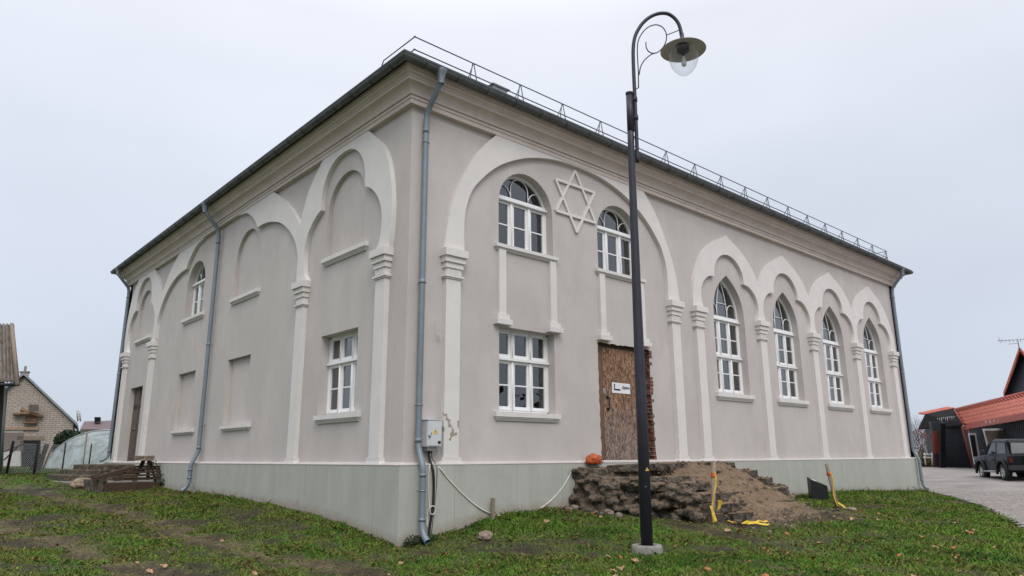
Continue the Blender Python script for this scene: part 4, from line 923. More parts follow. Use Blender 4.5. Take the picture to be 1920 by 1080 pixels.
# ---- grass: real blades
def blades():
    NB = 900000
    U = rng.random(NB); V = rng.random(NB)
    # density thins with distance from the viewpoint
    d = 4.0+18*U**1.35; ang = YAW+(V-.5)*R(88)
    x = CAM.x+d*np.cos(ang); y = CAM.y+d*np.sin(ang)
    k2 = 60000; x2 = rng.uniform(-6.5, 0, k2); y2 = rng.uniform(2, 27, k2); x = np.r_[x, x2]; y = np.r_[y, y2]
    # tufts along the foot of the plinth
    k4 = 60000; x = np.r_[x, rng.uniform(9, 23.5, k4)]; y = np.r_[y, rng.uniform(-6.5, 0, k4)]; k2 += k4; k3 = 22000; s_ = rng.random(k3); a = s_ < .45
    xa = np.where(a, -rng.random(k3)**2*.30-.11, rng.uniform(0, 22, k3)); ya = np.where(a, rng.uniform(0, 18, k3), -rng.random(k3)**2*.30-.11)
    x = np.r_[x, xa]; y = np.r_[y, ya]; tuft = np.r_[np.zeros(NB+k2, bool), np.ones(k3, bool)]
    inb = (x > 0) & (y > 0); onr = road_side(x, y)
    st_ = np.zeros(len(x), bool)
    st_ |= inpoly(x, y, [(3.9, .1), (4.1, -1.1), (4.6, -2.0), (5.2, -2.45), (7.6, -2.95), (8.8, -2.9), (9.8, -1.7), (11.3, -.6), (11.4, .1)])
    st_ |= (np.abs(y-15.9) < 1.9) & (x > -2.15) & (x < 0); st_ |= (y > 11.9) & (y < 13.8) & (x > -1.5)
    cv = interp(cover, x, y); dr = interp(dry, x, y)
    sp4 = interp(N4, x, y); sp5 = interp(N5, x, y); keep = (~inb) & (~onr) & (~st_) & (rng.random(len(x)) < np.clip(cv*1.15, 0.22, 1)) & (x > -8.5) & (x < 26) & (y > -10.5) & (y < 27)
    x, y, tuft, dr, cv, sp4, sp5 = x[keep], y[keep], tuft[keep], dr[keep], cv[keep], sp4[keep], sp5[keep]; n = len(x)
    z = interp(GZZ, x, y)-.004; dist = np.hypot(x-CAM.x, y-CAM.y)
    hgt = (rng.gamma(4, .0047, n)+.006)*(.45+.85*cv)*np.where(tuft, 1.5, 1)*(1+.02*dist); wid = (.0025+.0026*rng.random(n))*(.7+dist*.08)
    th = rng.random(n)*2*np.pi; ln = rng.uniform(.2, 1.3, n)*hgt; lt = rng.random(n)*2*np.pi
    broad = rng.random(n) < np.clip(.2+sp5*1.6, .04, .8); wid = np.where(broad, wid*2.4, wid); hgt = np.where(broad, hgt*.55, hgt)
    dx, dy = np.cos(th)*wid, np.sin(th)*wid
    p0 = np.stack([x-dx, y-dy, z], 1); p1 = np.stack([x+dx, y+dy, z], 1); tx_, ty_ = x+np.cos(lt)*ln, y+np.sin(lt)*ln
    p2 = np.stack([tx_+dx*.55, ty_+dy*.55, z+hgt*.8], 1); p3 = np.stack([tx_+np.cos(lt)*ln*.4-dx*.3, ty_+np.sin(lt)*ln*.4-dy*.3, z+hgt], 1)
    V_ = np.stack([p0, p1, p2, p3], 1).reshape(-1, 3)
    me = bpy.data.meshes.new('grass'); me.vertices.add(4*n); me.vertices.foreach_set('co', V_.ravel()); me.loops.add(4*n); me.loops.foreach_set('vertex_index', np.arange(4*n)); me.polygons.add(n)
    me.polygons.foreach_set('loop_start', np.arange(0, 4*n, 4)); me.polygons.foreach_set('loop_total', np.full(n, 4)); me.update(calc_edges=True)
    g1 = np.array((.055, .145, .014)); g2 = np.array((.14, .265, .03)); yl = np.array((.20, .185, .05)); br_ = np.array((.085, .062, .032))
    a = rng.random((n, 1)); c = g1*(1-a)+g2*a; w1 = np.clip(sp4*2.2, 0, 1)[:, None]; w2 = np.clip(-sp4*2.4+.1, 0, 1)[:, None]; c = c*(1-w1*.75)+np.array((.028, .075, .012))*w1*.75; c = c*(1-w2*.7)+np.array((.125, .17, .028))*w2*.7; isd = rng.random(n) < dr*.6+.08+np.clip(sp5*.8, 0, .5)+np.clip(.7-cv, 0, 1)*.9; a2 = rng.random((n, 1)); c = np.where(isd[:, None], yl*a2+br_*(1-a2), c); c = c*rng.uniform(.6, 1.25, (n, 1))
    c4_ = np.repeat(np.concatenate([c, np.ones((n, 1))], 1), 4, 0); at_ = me.color_attributes.new('tint', 'FLOAT_COLOR', 'POINT'); at_.data.foreach_set('color', c4_.ravel())
    me.materials.append(grassm); o = bpy.data.objects.new('grass', me); scene.collection.objects.link(o); tag(o, 'short patchy autumn grass and low weeds on the bank around the hall', 'grass', kind='stuff')
blades()
# ---- fallen leaves, each one a curled blade-shaped leaf
lf = random.Random(11)
def leaf_mesh(k, m):
    bm = bmesh.new(); r_ = random.Random(k); ring_ = []
    L = .055; outline = [(0, -1), (.35, -.6), (.75, -.35), (.6, .05), (.8, .4), (.35, .45), (0, 1), (-.35, .45), (-.8, .4), (-.6, .05), (-.75, -.35), (-.35, -.6)]
    c = bm.verts.new((0, 0, .006))
    for a, b in outline: ring_.append(bm.verts.new((a*L*r_.uniform(.8, 1.1), b*L*r_.uniform(.85, 1.1), .012*r_.uniform(0, 2)+.018*a*a)))
    for i in range(len(ring_)): bm.faces.new((c, ring_[i], ring_[(i+1) % len(ring_)]))
    me = bpy.data.meshes.new('fallen_leaf'); bm.to_mesh(me); bm.free(); me.materials.append(m); return me
LM = [leaf_mesh(k, leafm if k % 2 else leafm2) for k in range(6)]
k = 0
while k < 190:
    if k < 150: d = lf.uniform(7.5, 17); a = YAW-R(lf.uniform(2, 38))
    else: d = lf.uniform(6, 13); a = YAW+R(lf.uniform(0, 36))
    x = CAM.x+d*math.cos(a); y = CAM.y+d*math.sin(a)
    if (x > -.05 and y > -.05) or road_side(np.array([x]), np.array([y]))[0] or inpoly(np.array([x]), np.array([y]), [(3.9, .1), (4.6, -2.0), (5.2, -2.45), (8.8, -2.9), (12.5, .1)])[0]: continue
    o = bpy.data.objects.new('fallen_leaf', LM[k % 6]); scene.collection.objects.link(o); o.location = (x, y, GH_(x, y)+.028); s = lf.uniform(.5, 1.25); o.scale = (s, s, s)
    o.rotation_euler = (lf.uniform(-.5, .5), lf.uniform(-.5, .5), lf.uniform(0, 6.3)); tag(o, 'dry orange-brown leaf fallen on the grass bank', 'leaf', 'leaves fallen on the grass'); k += 1

# ------------------------------------------------------------------ street lamp
LP = Vector((1.95, -3.25, -1.20)); SD = Vector((.74574, -.66623, 0)); ND = Vector((.66623, .74574, 0))
def lp(s, z, n=0.): return LP+SD*s+ND*n+Vector((0, 0, z+1.20))
lamp = empty('street_lamp', LP); tag(lamp, 'tall black street lamp with curved arm and clear globe before the boarded door', 'street lamp')
mb = MB(); mb.tube([lp(0, -1.12), lp(.012, 1.0), lp(.024, 2.9), lp(.04, 4.9), lp(.05, 5.80)], [.085, .078, .066, .052, .048], 20); mb.build('pole', lampm, lamp)
mb = MB(); mb.tube([lp(.047, 5.15), lp(.052, 5.80)], .056, 20); mb.tube([lp(.052, 5.795), lp(.052, 5.83)], .062, 20); mb.build('pole_cap', lampm, lamp)
mb = MB(); mb.lathe([(.215, 0), (.215, .13), (.20, .165), (.12, .165), (.115, .12), (0, .12)], lp(0, -1.245), 32); cb = mb.build('concrete_collar', concm, lamp)
mb = MB(); c0_ = lp(.06, -1.165)-ND*.195; mb.tube([c0_-ND*.012, c0_+ND*.03], .022, 10); mb.build('collar_hole', inkm, cb)
mb = MB()
arm = [(.130, 4.62), (.134, 5.0), (.137, 5.7), (.140, 6.3), (.15, 6.62), (.185, 6.83), (.25, 6.98), (.34, 7.11), (.46, 7.215), (.60, 7.275), (.74, 7.275), (.84, 7.21), (.91, 7.11), (.945, 6.99), (.955, 6.88)]
mb.tube([lp(*p) for p in spline([(a, b) for a, b in arm], 4)], .030, 12); mb.build('arm', lampm, lamp)
mb = MB()
for z in (5.68, 5.36): mb.tube([lp(.05, z), lp(.135, z+.03)], .028, 10); mb.tube([lp(.137, z-.01), lp(.137, z+.07)], .040, 12)
mb.build('arm_bracket', lampm, lamp)
mb = MB(); sc = [(.205, 5.92), (.215, 6.2), (.215, 6.5), (.228, 6.72), (.29, 6.88), (.40, 7.01), (.53, 7.065), (.64, 7.03), (.70, 6.93), (.705, 6.80), (.655, 6.67), (.56, 6.565), (.47, 6.54), (.40, 6.575), (.365, 6.65), (.365, 6.745)]
mb.tube([lp(*p) for p in spline(sc, 5)], .0095, 8); mb.tube([lp(*p) for p in spline([(.52, 6.55), (.43, 6.51), (.33, 6.42), (.26, 6.30), (.225, 6.15)], 5)], .0095, 8)
mb.tube([lp(.705, 6.87), lp(.94, 6.97)], .008, 8); mb.tube([lp(.205, 5.92), lp(.14, 5.88)], .008, 8); mb.build('scroll', lampm, lamp)
hx = Vector((0, 0, 1)); tilt = (Vector((0, 0, 1))+SD*.0).normalized()
mb = MB(); mb.lathe([(.033, .30), (.036, .22), (.055, .19), (.075, .155), (.115, .12), (.125, .085), (.11, .06)], lp(.963, 6.60), 28, tilt, cap=True); mb.build('lamp_neck', lampm, lamp)
mb = MB(); mb.lathe([(.10, .085), (.20, .055), (.30, .035), (.36, .0), (.368, -.012)], lp(.968, 6.60), 40, tilt); hd = mb.build('lamp_hood', lampm, lamp)
mb = MB(); mb.lathe([(.368, -.012), (.355, -.004), (.30, .028), (.20, .045), (.11, .07), (.0, .07)], lp(.968, 6.60), 40, tilt); mb.build('hood_lining', hoodm, hd)
def globe_mat():
    m = bpy.data.materials.new('clear_globe'); m.use_nodes = True; n = m.node_tree; n.nodes.clear(); o = n.nodes.new('ShaderNodeOutputMaterial'); g = n.nodes.new('ShaderNodeBsdfGlossy'); g.inputs['Roughness'].default_value = .05
    tr = n.nodes.new('ShaderNodeBsdfTransparent'); tr.inputs[0].default_value = (.93, .94, .95, 1); fr_ = n.nodes.new('ShaderNodeLayerWeight'); fr_.inputs[0].default_value = .25; mx = n.nodes.new('ShaderNodeMixShader')
    g = n.nodes.new('ShaderNodeBsdfTranslucent'); g.inputs[0].default_value = (.8, .82, .85, 1); mr_ = n.nodes.new('ShaderNodeMapRange'); mr_.inputs[3].default_value = .07; mr_.inputs[4].default_value = .45; n.links.new(fr_.outputs['Facing'], mr_.inputs[0]); n.links.new(mr_.outputs[0], mx.inputs[0]); n.links.new(tr.outputs[0], mx.inputs[1]); n.links.new(g.outputs[0], mx.inputs[2]); n.links.new(mx.outputs[0], o.inputs[0]); return m
mb = MB(); pr = [(.13, .03), (.185, -.01), (.222, -.07), (.235, -.13), (.228, -.20), (.20, -.29), (.15, -.37), (.09, -.43), (.04, -.455), (0, -.46)]
mb.lathe([(a, b) for a, b in spline(pr, 3)], lp(.968, 6.60), 36, tilt); gb = mb.build('glass_globe', globe_mat(), lamp)
mb = MB(); mb.lathe([(.10, .06), (.10, -.03), (.05, -.05), (.028, -.06), (.028, -.12)], lp(.968, 6.60), 20); mb.build('lamp_socket', rubber, lamp)
mb = MB(); mb.lathe([(.0, -.10), (.022, -.11), (.026, -.15), (.035, -.20), (.045, -.25), (.035, -.29), (.0, -.31)], lp(.968, 6.60), 16); mb.build('bulb', bulbm, lamp)
mb = MB(); d_ = Vector((-.72, -.69, 0)); 
def onpole(s, z, a=.0): 
    c = lp(.006, z); b = Vector((-ND.x, -ND.y, 0)); return c+b*.0825+SD*s
# warning triangle sticker and door slot on the pole
q = [onpole(-.026+.03, -.085), onpole(.026+.03, -.085), onpole(.03, -.035)]
mb.add([tuple(v+Vector((-.002, -.003, 0))) for v in q], [(0, 1, 2)]); w_ = mb.build('warning_sticker', warnm, lamp, recalc=False)
q = [onpole(.024, -.055), onpole(.034, -.055), onpole(.030, -.072), onpole(.036, -.072), onpole(.026, -.081), onpole(.029, -.066)]
mb = MB(); mb.add([tuple(v+Vector((-.005, -.006, 0))) for v in (onpole(.027, -.062), onpole(.034, -.048), onpole(.032, -.062), onpole(.035, -.062), onpole(.029, -.08))], [(0, 1, 2, 3, 4)]); mb.build('sticker_symbol', inkm, w_, recalc=False)
mb = MB(); mb.tube([onpole(.0, -.30)+ND*.004, onpole(.0, -.30)-ND*.006], .008, 8); mb.build('hatch_lock', steelm, lamp)

# ------------------------------------------------------------------ electricity cabinet, cables and small things on the wall
cab = empty('electricity_cabinet', (.44, 0, .25)); tag(cab, 'small grey electricity cabinet on the corner wall beside the front downpipe', 'electricity cabinet')
mb = MB(); mb.box((.37, .285, .005), (.655, .705, .19), WR); mb.build('cabinet_body', boxm, cab, bevel=.004)
mb = MB(); mb.box((.36, .705, 0), (.665, .72, .205), WR); mb.build('cabinet_roof', boxm, cab)
mb = MB(); mb.box((.385, .30, .19), (.645, .695, .20), WR); dr_ = mb.build('door', boxm, cab, bevel=.003)
mb = MB(); mb.box((.385, .43, .2), (.425, .47, .215), WR); mb.build('door_latch', steelm, dr_)
mb = MB(); mb.hexa([WR(.47, .485, .2), WR(.575, .485, .2), WR(.575, .485, .202), WR(.47, .485, .202), WR(.517, .57, .2), WR(.528, .57, .2), WR(.528, .57, .202), WR(.517, .57, .202)]); ws = mb.build('warning_triangle', warnm, dr_)
mb = MB(); mb.add([WR(.515, .50, .204), WR(.522, .525, .204), WR(.512, .525, .204), WR(.524, .55, .204), WR(.53, .53, .204), WR(.538, .53, .204)], [(0, 1, 2, 3, 4, 5)]); mb.build('lightning_symbol', inkm, ws, recalc=False)
mb = MB(); mb.box((.575, .33, .2), (.632, .375, .203), WR); mb.build('black_label', inkm, dr_)
mb = MB(); mb.tube([WR(.445, .495, .199), WR(.445, .495, .205)], .010, 10); mb.build('lock_hole', inkm, dr_)
mb = MB(); mb.box((.40, .22, .02), (.60, .285, .15), WR); mb.build('cable_box', steelm, cab)
mb = MB(); mb.tube([WR(.60, .26, .13), WR(.60, .24, .13), WR(.602, .21, .13)], [.014, .014, .010], 8); mb.build('red_plug', bagm, cab)
def cable(name, pts, r, m, label, cat='cable', n=6):
    P = [Vector(p) for p in pts]; P = [p-Vector((.03, .07+.02*(p.y > -.05), 0)) if p.z < .01 and p.x < 3.9 and p.y > -.13 else p for p in P]; Q = []
    E_ = [2*P[0]-P[1]]+P+[2*P[-1]-P[-2]]
    for i in range(1, len(E_)-2):
        for k_ in range(n):
            t = k_/n; a, b, c, d = E_[i-1], E_[i], E_[i+1], E_[i+2]; Q.append(.5*((2*b)+(c-a)*t+(2*a-5*b+4*c-d)*t*t+(3*b-a-3*c+d)*t**3))
    Q.append(P[-1]); mb = MB(); mb.tube(Q, r, 8); o = mb.build(name, m); tag(o, label, cat); return o
cable('hanging_cable', [WR(*p) for p in [(.53, .23, .08), (.52, .10, .06), (.53, .04, .07), (.60, .02, .06), (.70, -.06, .05), (.85, -.21, .05), (1.0, -.34, .05), (1.2, -.5, .05), (1.4, -.64, .05), (1.6, -.75, .06), (1.82, -.83, .07), (2.05, -.875, .08), (2.3, -.89, .08), (2.55, -.875, .07), (2.82, -.83, .06), (3.1, -.73, .05), (3.37, -.58, .04), (3.6, -.39, .04), (3.8, -.16, .04), (3.9, -.03, .05), (4.0, .02, .06), (4.3, .02, .10), (4.7, .015, .12), (4.82, .02, .1)]], .0115, cablew, 'long white cable sagging along the plinth from the cabinet to the boarded door')
cable('supply_cable', [WR(*p) for p in [(.47, .23, .09), (.49, .08, .10), (.55, -.1, .09), (.575, -.35, .08), (.57, -.62, .08), (.53, -.85, .08), (.50, -1.05, .08), (.49, -1.2, .08)]], .021, cableb, 'thick black cable running down the plinth below the grey cabinet')
cable('thin_cable', [WR(*p) for p in [(.52, .22, .1), (.56, .1, .07), (.64, -.05, .045), (.64, -.4, .04), (.60, -.75, .04), (.55, -1.12, .05)]], .006, cableb, 'thin dark cable right of the thick black one on the plinth')
lp_ = [WR(*p) for p in [(.52, .02, .06), (.475, -.02, .07), (.47, -.3, .08), (.49, -.62, .09)]]+[WR(.54+.055*math.cos(t), -.70+.065*math.sin(t), .11) for t in [2.2-.55*i for i in range(11)]]+[WR(*p) for p in [(.47, -.66, .12), (.42, -.78, .16), (.40, -.95, .2)]]
cable('looped_cable', lp_, .009, cablew, 'white cable end tied in a loop beside the front downpipe', n=4)
wc = [WR(*p) for p in [(.60, 2.42, .01), (.61, 2.30, .03), (.625, 2.18, .03)]]+[WR(.645+.035*math.cos(t), 2.13+.035*math.sin(t), .03+.004*i) for i, t in enumerate([1.8-.6*i for i in range(20)])]
cable('wire_coil', wc, .004, cablew, 'short white wire coiled on the wall above the cabinet', n=3)
mb = MB(); mb.box((1.695, -1.05, .20), (1.76, -.56, .245), WR); tag(mb.build('wooden_peg', timber2, bevel=.004), 'short wooden peg standing in the grass against the plinth', 'peg')
# orange bag on the platform
bm = bmesh.new(); bmesh.ops.create_icosphere(bm, subdivisions=4, radius=1)
for v in bm.verts:
    k = 1+.10*noise.noise(v.co*2.2)+.10*abs(noise.noise(v.co*5)); v.co = Vector((v.co.x*.215*k, v.co.y*.12*k, max(v.co.z, -.55)*.125*k))
me = bpy.data.meshes.new('plastic_bag'); bm.to_mesh(me); bm.free(); me.materials.append(bagm)
bag = bpy.data.objects.new('plastic_bag', me); scene.collection.objects.link(bag); bag.location = (4.34, -.17, .045); bag.rotation_euler = (0, 0, .1)
for p in me.polygons: p.use_smooth = True
tag(bag, 'crumpled orange plastic bag lying on the top step left of the boarded door', 'bag')
mb = MB(); mb.tube([bag.location+Vector((.19+.02*math.cos(t), 0, 0))+Vector((0, .09*math.cos(t*1.)*1, .08*math.sin(t))) for t in [2*math.pi*i/16 for i in range(17)]], .006, 6); bk = mb.build('bag_cord', cableb)
bk.parent = bag; bk.matrix_parent_inverse = (Matrix.Translation(bag.location) @ Matrix.Rotation(.1, 4, 'Z')).inverted()
# paper sign on the chipboard door
sg_ = empty('paper_sign', WR(5.6, 1.74, -.09)); tag(sg_, 'white paper sign with a black arrow and one word pinned to the chipboard door', 'sign')
u0, v0, u1, v1 = 5.31, 1.435, 5.905, 1.655
mb = MB(); mb.box((u0, v0, -.099), (u0+.298, v1, -.092), WR); mb.build('sheet', paperm, sg_)
mb = MB(); mb.box((u0+.302, v0-.002, -.099), (u1, v1-.002, -.092), WR); mb.build('sheet', paperm, sg_)
mb = MB(); a_ = .2705
mb.box((u0+.06, v0+.055, -.092), (u0+.265, v0+.088, -.0895), WR); mb.box((u0+.06, v0+.088, -.092), (u0+.088, v0+.165, -.0895), WR)
mb.add([WR(u0+.045, v0+.163, -.0895), WR(u0+.103, v0+.163, -.0895), WR(u0+.074, v0+.20, -.0895)], [(0, 1, 2)]); mb.build('arrow', inkm, sg_, recalc=False)
fc = bpy.data.curves.new('lettering', 'FONT'); fc.body = 'ĮĖJIMAS'; fc.size = .072; fc.extrude = .0006; fc.offset = .0015; fc.align_x = 'CENTER'; fc.align_y = 'CENTER'
tmp = bpy.data.objects.new('lettering_curve', fc); scene.collection.objects.link(tmp); dg = bpy.context.evaluated_depsgraph_get(); me = bpy.data.meshes.new_from_object(tmp.evaluated_get(dg)); me.name = 'lettering'
bpy.data.objects.remove(tmp); bpy.data.curves.remove(fc)
me.transform(Matrix.Translation(WR((u0+.302+u1)/2, (v0+v1)/2+.01, -.0890)) @ Matrix.Rotation(R(90), 4, 'X')); me.materials.clear(); me.materials.append(inkm)
lt = bpy.data.objects.new('lettering', me); scene.collection.objects.link(lt); lt.parent = sg_; lt.matrix_parent_inverse = sg_.matrix_world.inverted()
# taped posts
def ribbon(pts, w, wd, m, name, parent=None):
    mb = MB(); vs = []; fs = []; wd = Vector(wd)
    for i, p in enumerate(pts):
        p = Vector(p); t = i*.5; d = (wd*math.cos(t*.5)+Vector((0, 0, .35))*math.sin(t)).normalized()*w/2; vs += [p-d, p+d, p+d+Vector((.001, -.002, .001)), p-d+Vector((.001, -.002, .001))]
    for i in range(len(pts)-1):
        o = 4*i
        for a, b in ((0, 1), (1, 2), (2, 3), (3, 0)): fs.append((o+a, o+b, o+4+b, o+4+a))
    mb.add(vs, fs); return mb.build(name, m, parent)
def post(base, top, r, label):
    p = empty('taped_post', base); tag(p, label, 'post'); b, t = Vector(base), Vector(top); ax = (t-b).normalized()
    mb = MB(); mb.tube([b-ax*.1, b+ax*.3, t], [r, r*.98, r*.95], 8); mb.build('stake', timber2, p)
    mb = MB(); L = (t-b).length
    for k_ in range(5): 
        c = b+ax*(L*(.80-.012*k_)); mb.tube([c+Vector((0, 0, -.01)), c+Vector((0, 0, .012))], r+.004+.001*k_, 10)
    mb.build('tape_wrap', redtape, p)
    s = Vector((.745, -.667, 0)); n_ = Vector((-.667, -.745, 0))
    pts = [b+ax*(L*(.82-.78*i/16))+s*(r*.7*math.sin(.4+i*.38))+n_*(r*.8+.01) for i in range(17)]
    ribbon(pts, .030, s, tapem, 'barrier_tape', p); return p, b, s, n_
p1, b1, s1, n1_ = post((4.74, -2.50, -1.05), (4.92, -2.49, .03), .040, 'leaning grey wooden post wrapped in yellow tape at the left front of the steps')
ribbon([b1+s1*(-.03+.01*i)+n1_*(.05+.02*i)+Vector((0, 0, .33-.05*i)) for i in range(6)], .04, s1, tapem, 'tape_tail', p1)
ribbon([b1+s1*(.13+.02*math.sin(i))+n1_*.03+Vector((0, 0, .42-.03*i)) for i in range(6)], .07, s1, tapem, 'tape_tail', p1)
p2, b2, s2, n2_ = post((9.75, -2.40, -1.02), (9.66, -2.30, -.07), .045, 'short upright wooden post with a yellow tape tail beside the black information stand')
ribbon([b2+s2*(.0+.028*i)+n2_*(.03+.03*i)+Vector((0, 0, .14-.03*i)) for i in range(7)], .04, s2, tapem, 'tape_tail', p2)
tp = [Vector((4.95+.05*i, -2.62-.055*i+.05*math.sin(i*1.3), 0)) for i in range(11)]; tp = [Vector((p.x+.02, p.y, GH_(p.x, p.y)+.045+.012*math.sin(i*2))) for i, p in enumerate(tp)]
tag(ribbon(tp, .05, (1, .5, 0), tapem, 'loose_tape'), 'longer strip of yellow tape lying in the grass below the steps', 'tape')
tp = [Vector((5.08+.075*i, -2.72-.035*i, 0)) for i in range(9)]; tp = [Vector((p.x, p.y, GH_(p.x, p.y)+.05+.012*math.sin(i*2.4))) for i, p in enumerate(tp)]
tag(ribbon(tp, .045, (.6, 1, 0), tapem, 'loose_tape'), 'shorter folded strip of yellow tape just right of the longer one on the ground', 'tape')
# information stand
ist = empty('information_stand', (12.1, -.95, -1.0)); tag(ist, 'low black wedge-shaped information stand in the grass against the plinth', 'information stand')
a = Vector((11.95, -.72, 0)); b = Vector((12.22, -1.02, 0)); dd = Vector((.75, .66, 0))*.16
mb = MB(); mb.hexa([(*(a-dd).xy, -1.05), (*(b-dd).xy, -1.05), (*(b+dd).xy, -1.05), (*(a+dd).xy, -1.05), (*(a-dd).xy, -.49), (*(b-dd).xy, -.64), (*(b+dd).xy, -.60), (*(a+dd).xy, -.42)]); mb.build('stand_body', blackm, ist, bevel=.006)
mb = MB()
def onst(p, q):  # p along a->b, q across
    v = a.lerp(b, p)+dd*(2*q-1); z0 = -.49+(-.64+.49)*p; z1 = -.42+(-.60+.42)*p; return (v.x, v.y, z0+(z1-z0)*q+.004)
mb.add([onst(.12, .2), onst(.88, .2), onst(.88, .8), onst(.12, .8)], [(0, 1, 2, 3)]); pnl = mb.build('stand_panel', mat('panel_grey', (.10, .11, .12), .3), ist, recalc=False)
mb = MB(); mb.add([tuple(Vector(onst(p, q))+Vector((0, 0, .003))) for p, q in ((.2, .3), (.42, .3), (.42, .7), (.2, .7))], [(0, 1, 2, 3)]); mb.build('stand_picture', paperm, pnl, recalc=False)

# ------------------------------------------------------------------ side-door steps on the left, concrete box and timber heap
ls = empty('side_steps', (-1.0, 15.9, -.55)); tag(ls, 'three mossy concrete steps below the brown side door', 'steps')
def rough_slab(name, poly, z0, z1, m, parent, seed, amp=.02):
    mb = MB(); rr = random.Random(seed); q = []
    for k in range(len(poly)):
        a_, b_ = poly[k], poly[(k+1) % len(poly)]; L = math.hypot(b_[0]-a_[0], b_[1]-a_[1]); m_ = max(1, int(L/.12))
        for j in range(m_): t = j/m_; q.append((a_[0]+(b_[0]-a_[0])*t+rr.uniform(-amp, amp), a_[1]+(b_[1]-a_[1])*t+rr.uniform(-amp, amp)))
    tz = [z1+rr.uniform(-.008, .008) for _ in q]; n = len(q)
    cx, cy = sum(p[0] for p in q)/n, sum(p[1] for p in q)/n
    q2 = [(cx+(x-cx)*.985, cy+(y-cy)*.985) for x, y in q]
    vs = [(x, y, z0) for x, y in q]+[(x+rr.uniform(-amp, amp)*.7, y+rr.uniform(-amp, amp)*.7, (z0+z1)/2) for x, y in q]+[(x, y, z-.02) for (x, y), z in zip(q, tz)]+[(x, y, z) for (x, y), z in zip(q2, tz)]
    fs = [(r*n+i, r*n+(i+1) % n, (r+1)*n+(i+1) % n, (r+1)*n+i) for r in range(3) for i in range(n)]+[tuple(3*n+i for i in range(n))]
    mb.add(vs, fs); return mb.build(name, m, parent)
def stp(r, w=1.0): return [(-.01, 15.9-w-.28), (-r+.45, 15.9-w-.28), (-r, 15.9-w+.3), (-r, 15.9+w-.3), (-r+.45, 15.9+w+.2), (-.01, 15.9+w+.2)]
for k_, (r, z) in enumerate(((1.34, -.045), (1.66, -.19), (1.98, -.33))): rough_slab('step', stp(r, 1.0+.25*k_), -.9, z, oldstep, ls, k_)
rough_slab('kerb', [(-.3, 13.9), (-1.9, 14.4), (-2.1, 15.2), (-2.1, 17), (-.3, 17)], -.9, -.50, concm, ls, 9)
cbx = empty('concrete_box', (-.8, 12.5, -.75)); tag(cbx, 'low rough concrete box full of rubble against the side wall', 'concrete box')
rough_slab('wall_panel', [(-.01, 11.72), (-1.52, 11.72), (-1.52, 11.86), (-.01, 11.86)], -.95, -.50, timber, cbx, 21, .012)
rough_slab('wall_panel', [(-1.56, 11.74), (-1.9, 13.3), (-1.76, 13.34), (-1.44, 11.80)], -.95, -.42, oldstep, cbx, 22, .015)
rough_slab('rubble_fill', [(-.05, 11.9), (-1.4, 11.9), (-1.7, 13.3), (-.05, 13.3)], -.9, -.52, rubblem, cbx, 23, .04)
tag(rock('boulder', (-1.78, 13.0, -.55), (.20, .32, .17), mat('sand_stone', (.30, .23, .17), .9, noise_amt=.3), 4), 'smooth pale brown boulder leaning on the concrete box beside the side steps', 'boulder')
def plank(label, a_, b_, w, h, m=timber, roll=0., seed=0):
    a_, b_ = Vector(a_), Vector(b_); d = (b_-a_); L = d.length; d.normalize(); sd_ = d.cross(Vector((0, 0, 1))).normalized(); up = sd_.cross(d)
    sd_, up = sd_*math.cos(roll)+up*math.sin(roll), up*math.cos(roll)-sd_*math.sin(roll)
    mb = MB(); rr = random.Random(seed); n = 7; vs = []
    for i in range(n+1):
        c = a_+d*(L*i/n); ww = w/2*rr.uniform(.85, 1.08); hh = h/2*rr.uniform(.8, 1.1)
        vs += [c-sd_*ww-up*hh, c+sd_*ww-up*hh, c+sd_*ww+up*hh, c-sd_*ww+up*hh]
    fs = [(3, 2, 1, 0), tuple(4*n+k for k in range(4))]+[(4*i+k, 4*i+(k+1) % 4, 4*i+4+(k+1) % 4, 4*i+4+k) for i in range(n) for k in range(4)]
    mb.add(vs, fs); return tag(mb.build('plank', m), label, 'plank', 'old planks heaped by the side steps')
pls = [((-1.75, 12.0, -.40), (-.75, 12.0, -.10), .16, .10), ((-1.7, 12.3, -.34), (-.4, 12.5, -.22), .2, .07), ((-1.25, 11.85, -.42), (-.15, 11.9, -.40), .14, .07), ((-1.1, 11.8, -.33), (-.1, 11.85, -.30), .12, .05),
       ((-1.0, 12.0, -.25), (-.06, 12.0, -.22), .18, .05), ((-.9, 12.2, -.16), (-.08, 12.1, -.16), .16, .06), ((-.8, 12.4, -.09), (-.06, 12.2, -.10), .14, .05), ((-.38, 12.1, -.45), (-.42, 12.0, .13), .09, .07), ((-.55, 12.5, -.3), (-.5, 12.2, .1), .10, .06), ((-.2, 12.0, -.5), (-.35, 12.1, .05), .06, .05)]
plab = ['thick tilted plank on the outer left of the timber heap', 'wide plank lying behind the tilted one in the timber heap', 'lowest plank lying along the concrete box front', 'second plank up along the concrete box front', 'flat plank in the middle of the timber heap', 'flat plank above the middle of the timber heap', 'topmost flat plank of the timber heap', 'short upright plank under the concrete block', 'second upright plank behind the one under the block', 'thin leaning batten right of the upright planks']
for k_, (a_, b_, w, h) in enumerate(pls): plank(plab[k_], a_, b_, w, h, seed=k_)
rough = rough_slab('broken_block', [(-.78, 11.95), (-.32, 11.85), (-.28, 12.2), (-.72, 12.3)], .07, .20, stonem, None, 31, .02); tag(rough, 'broken concrete block balanced on top of the timber heap', 'block')
rng2 = random.Random(3)
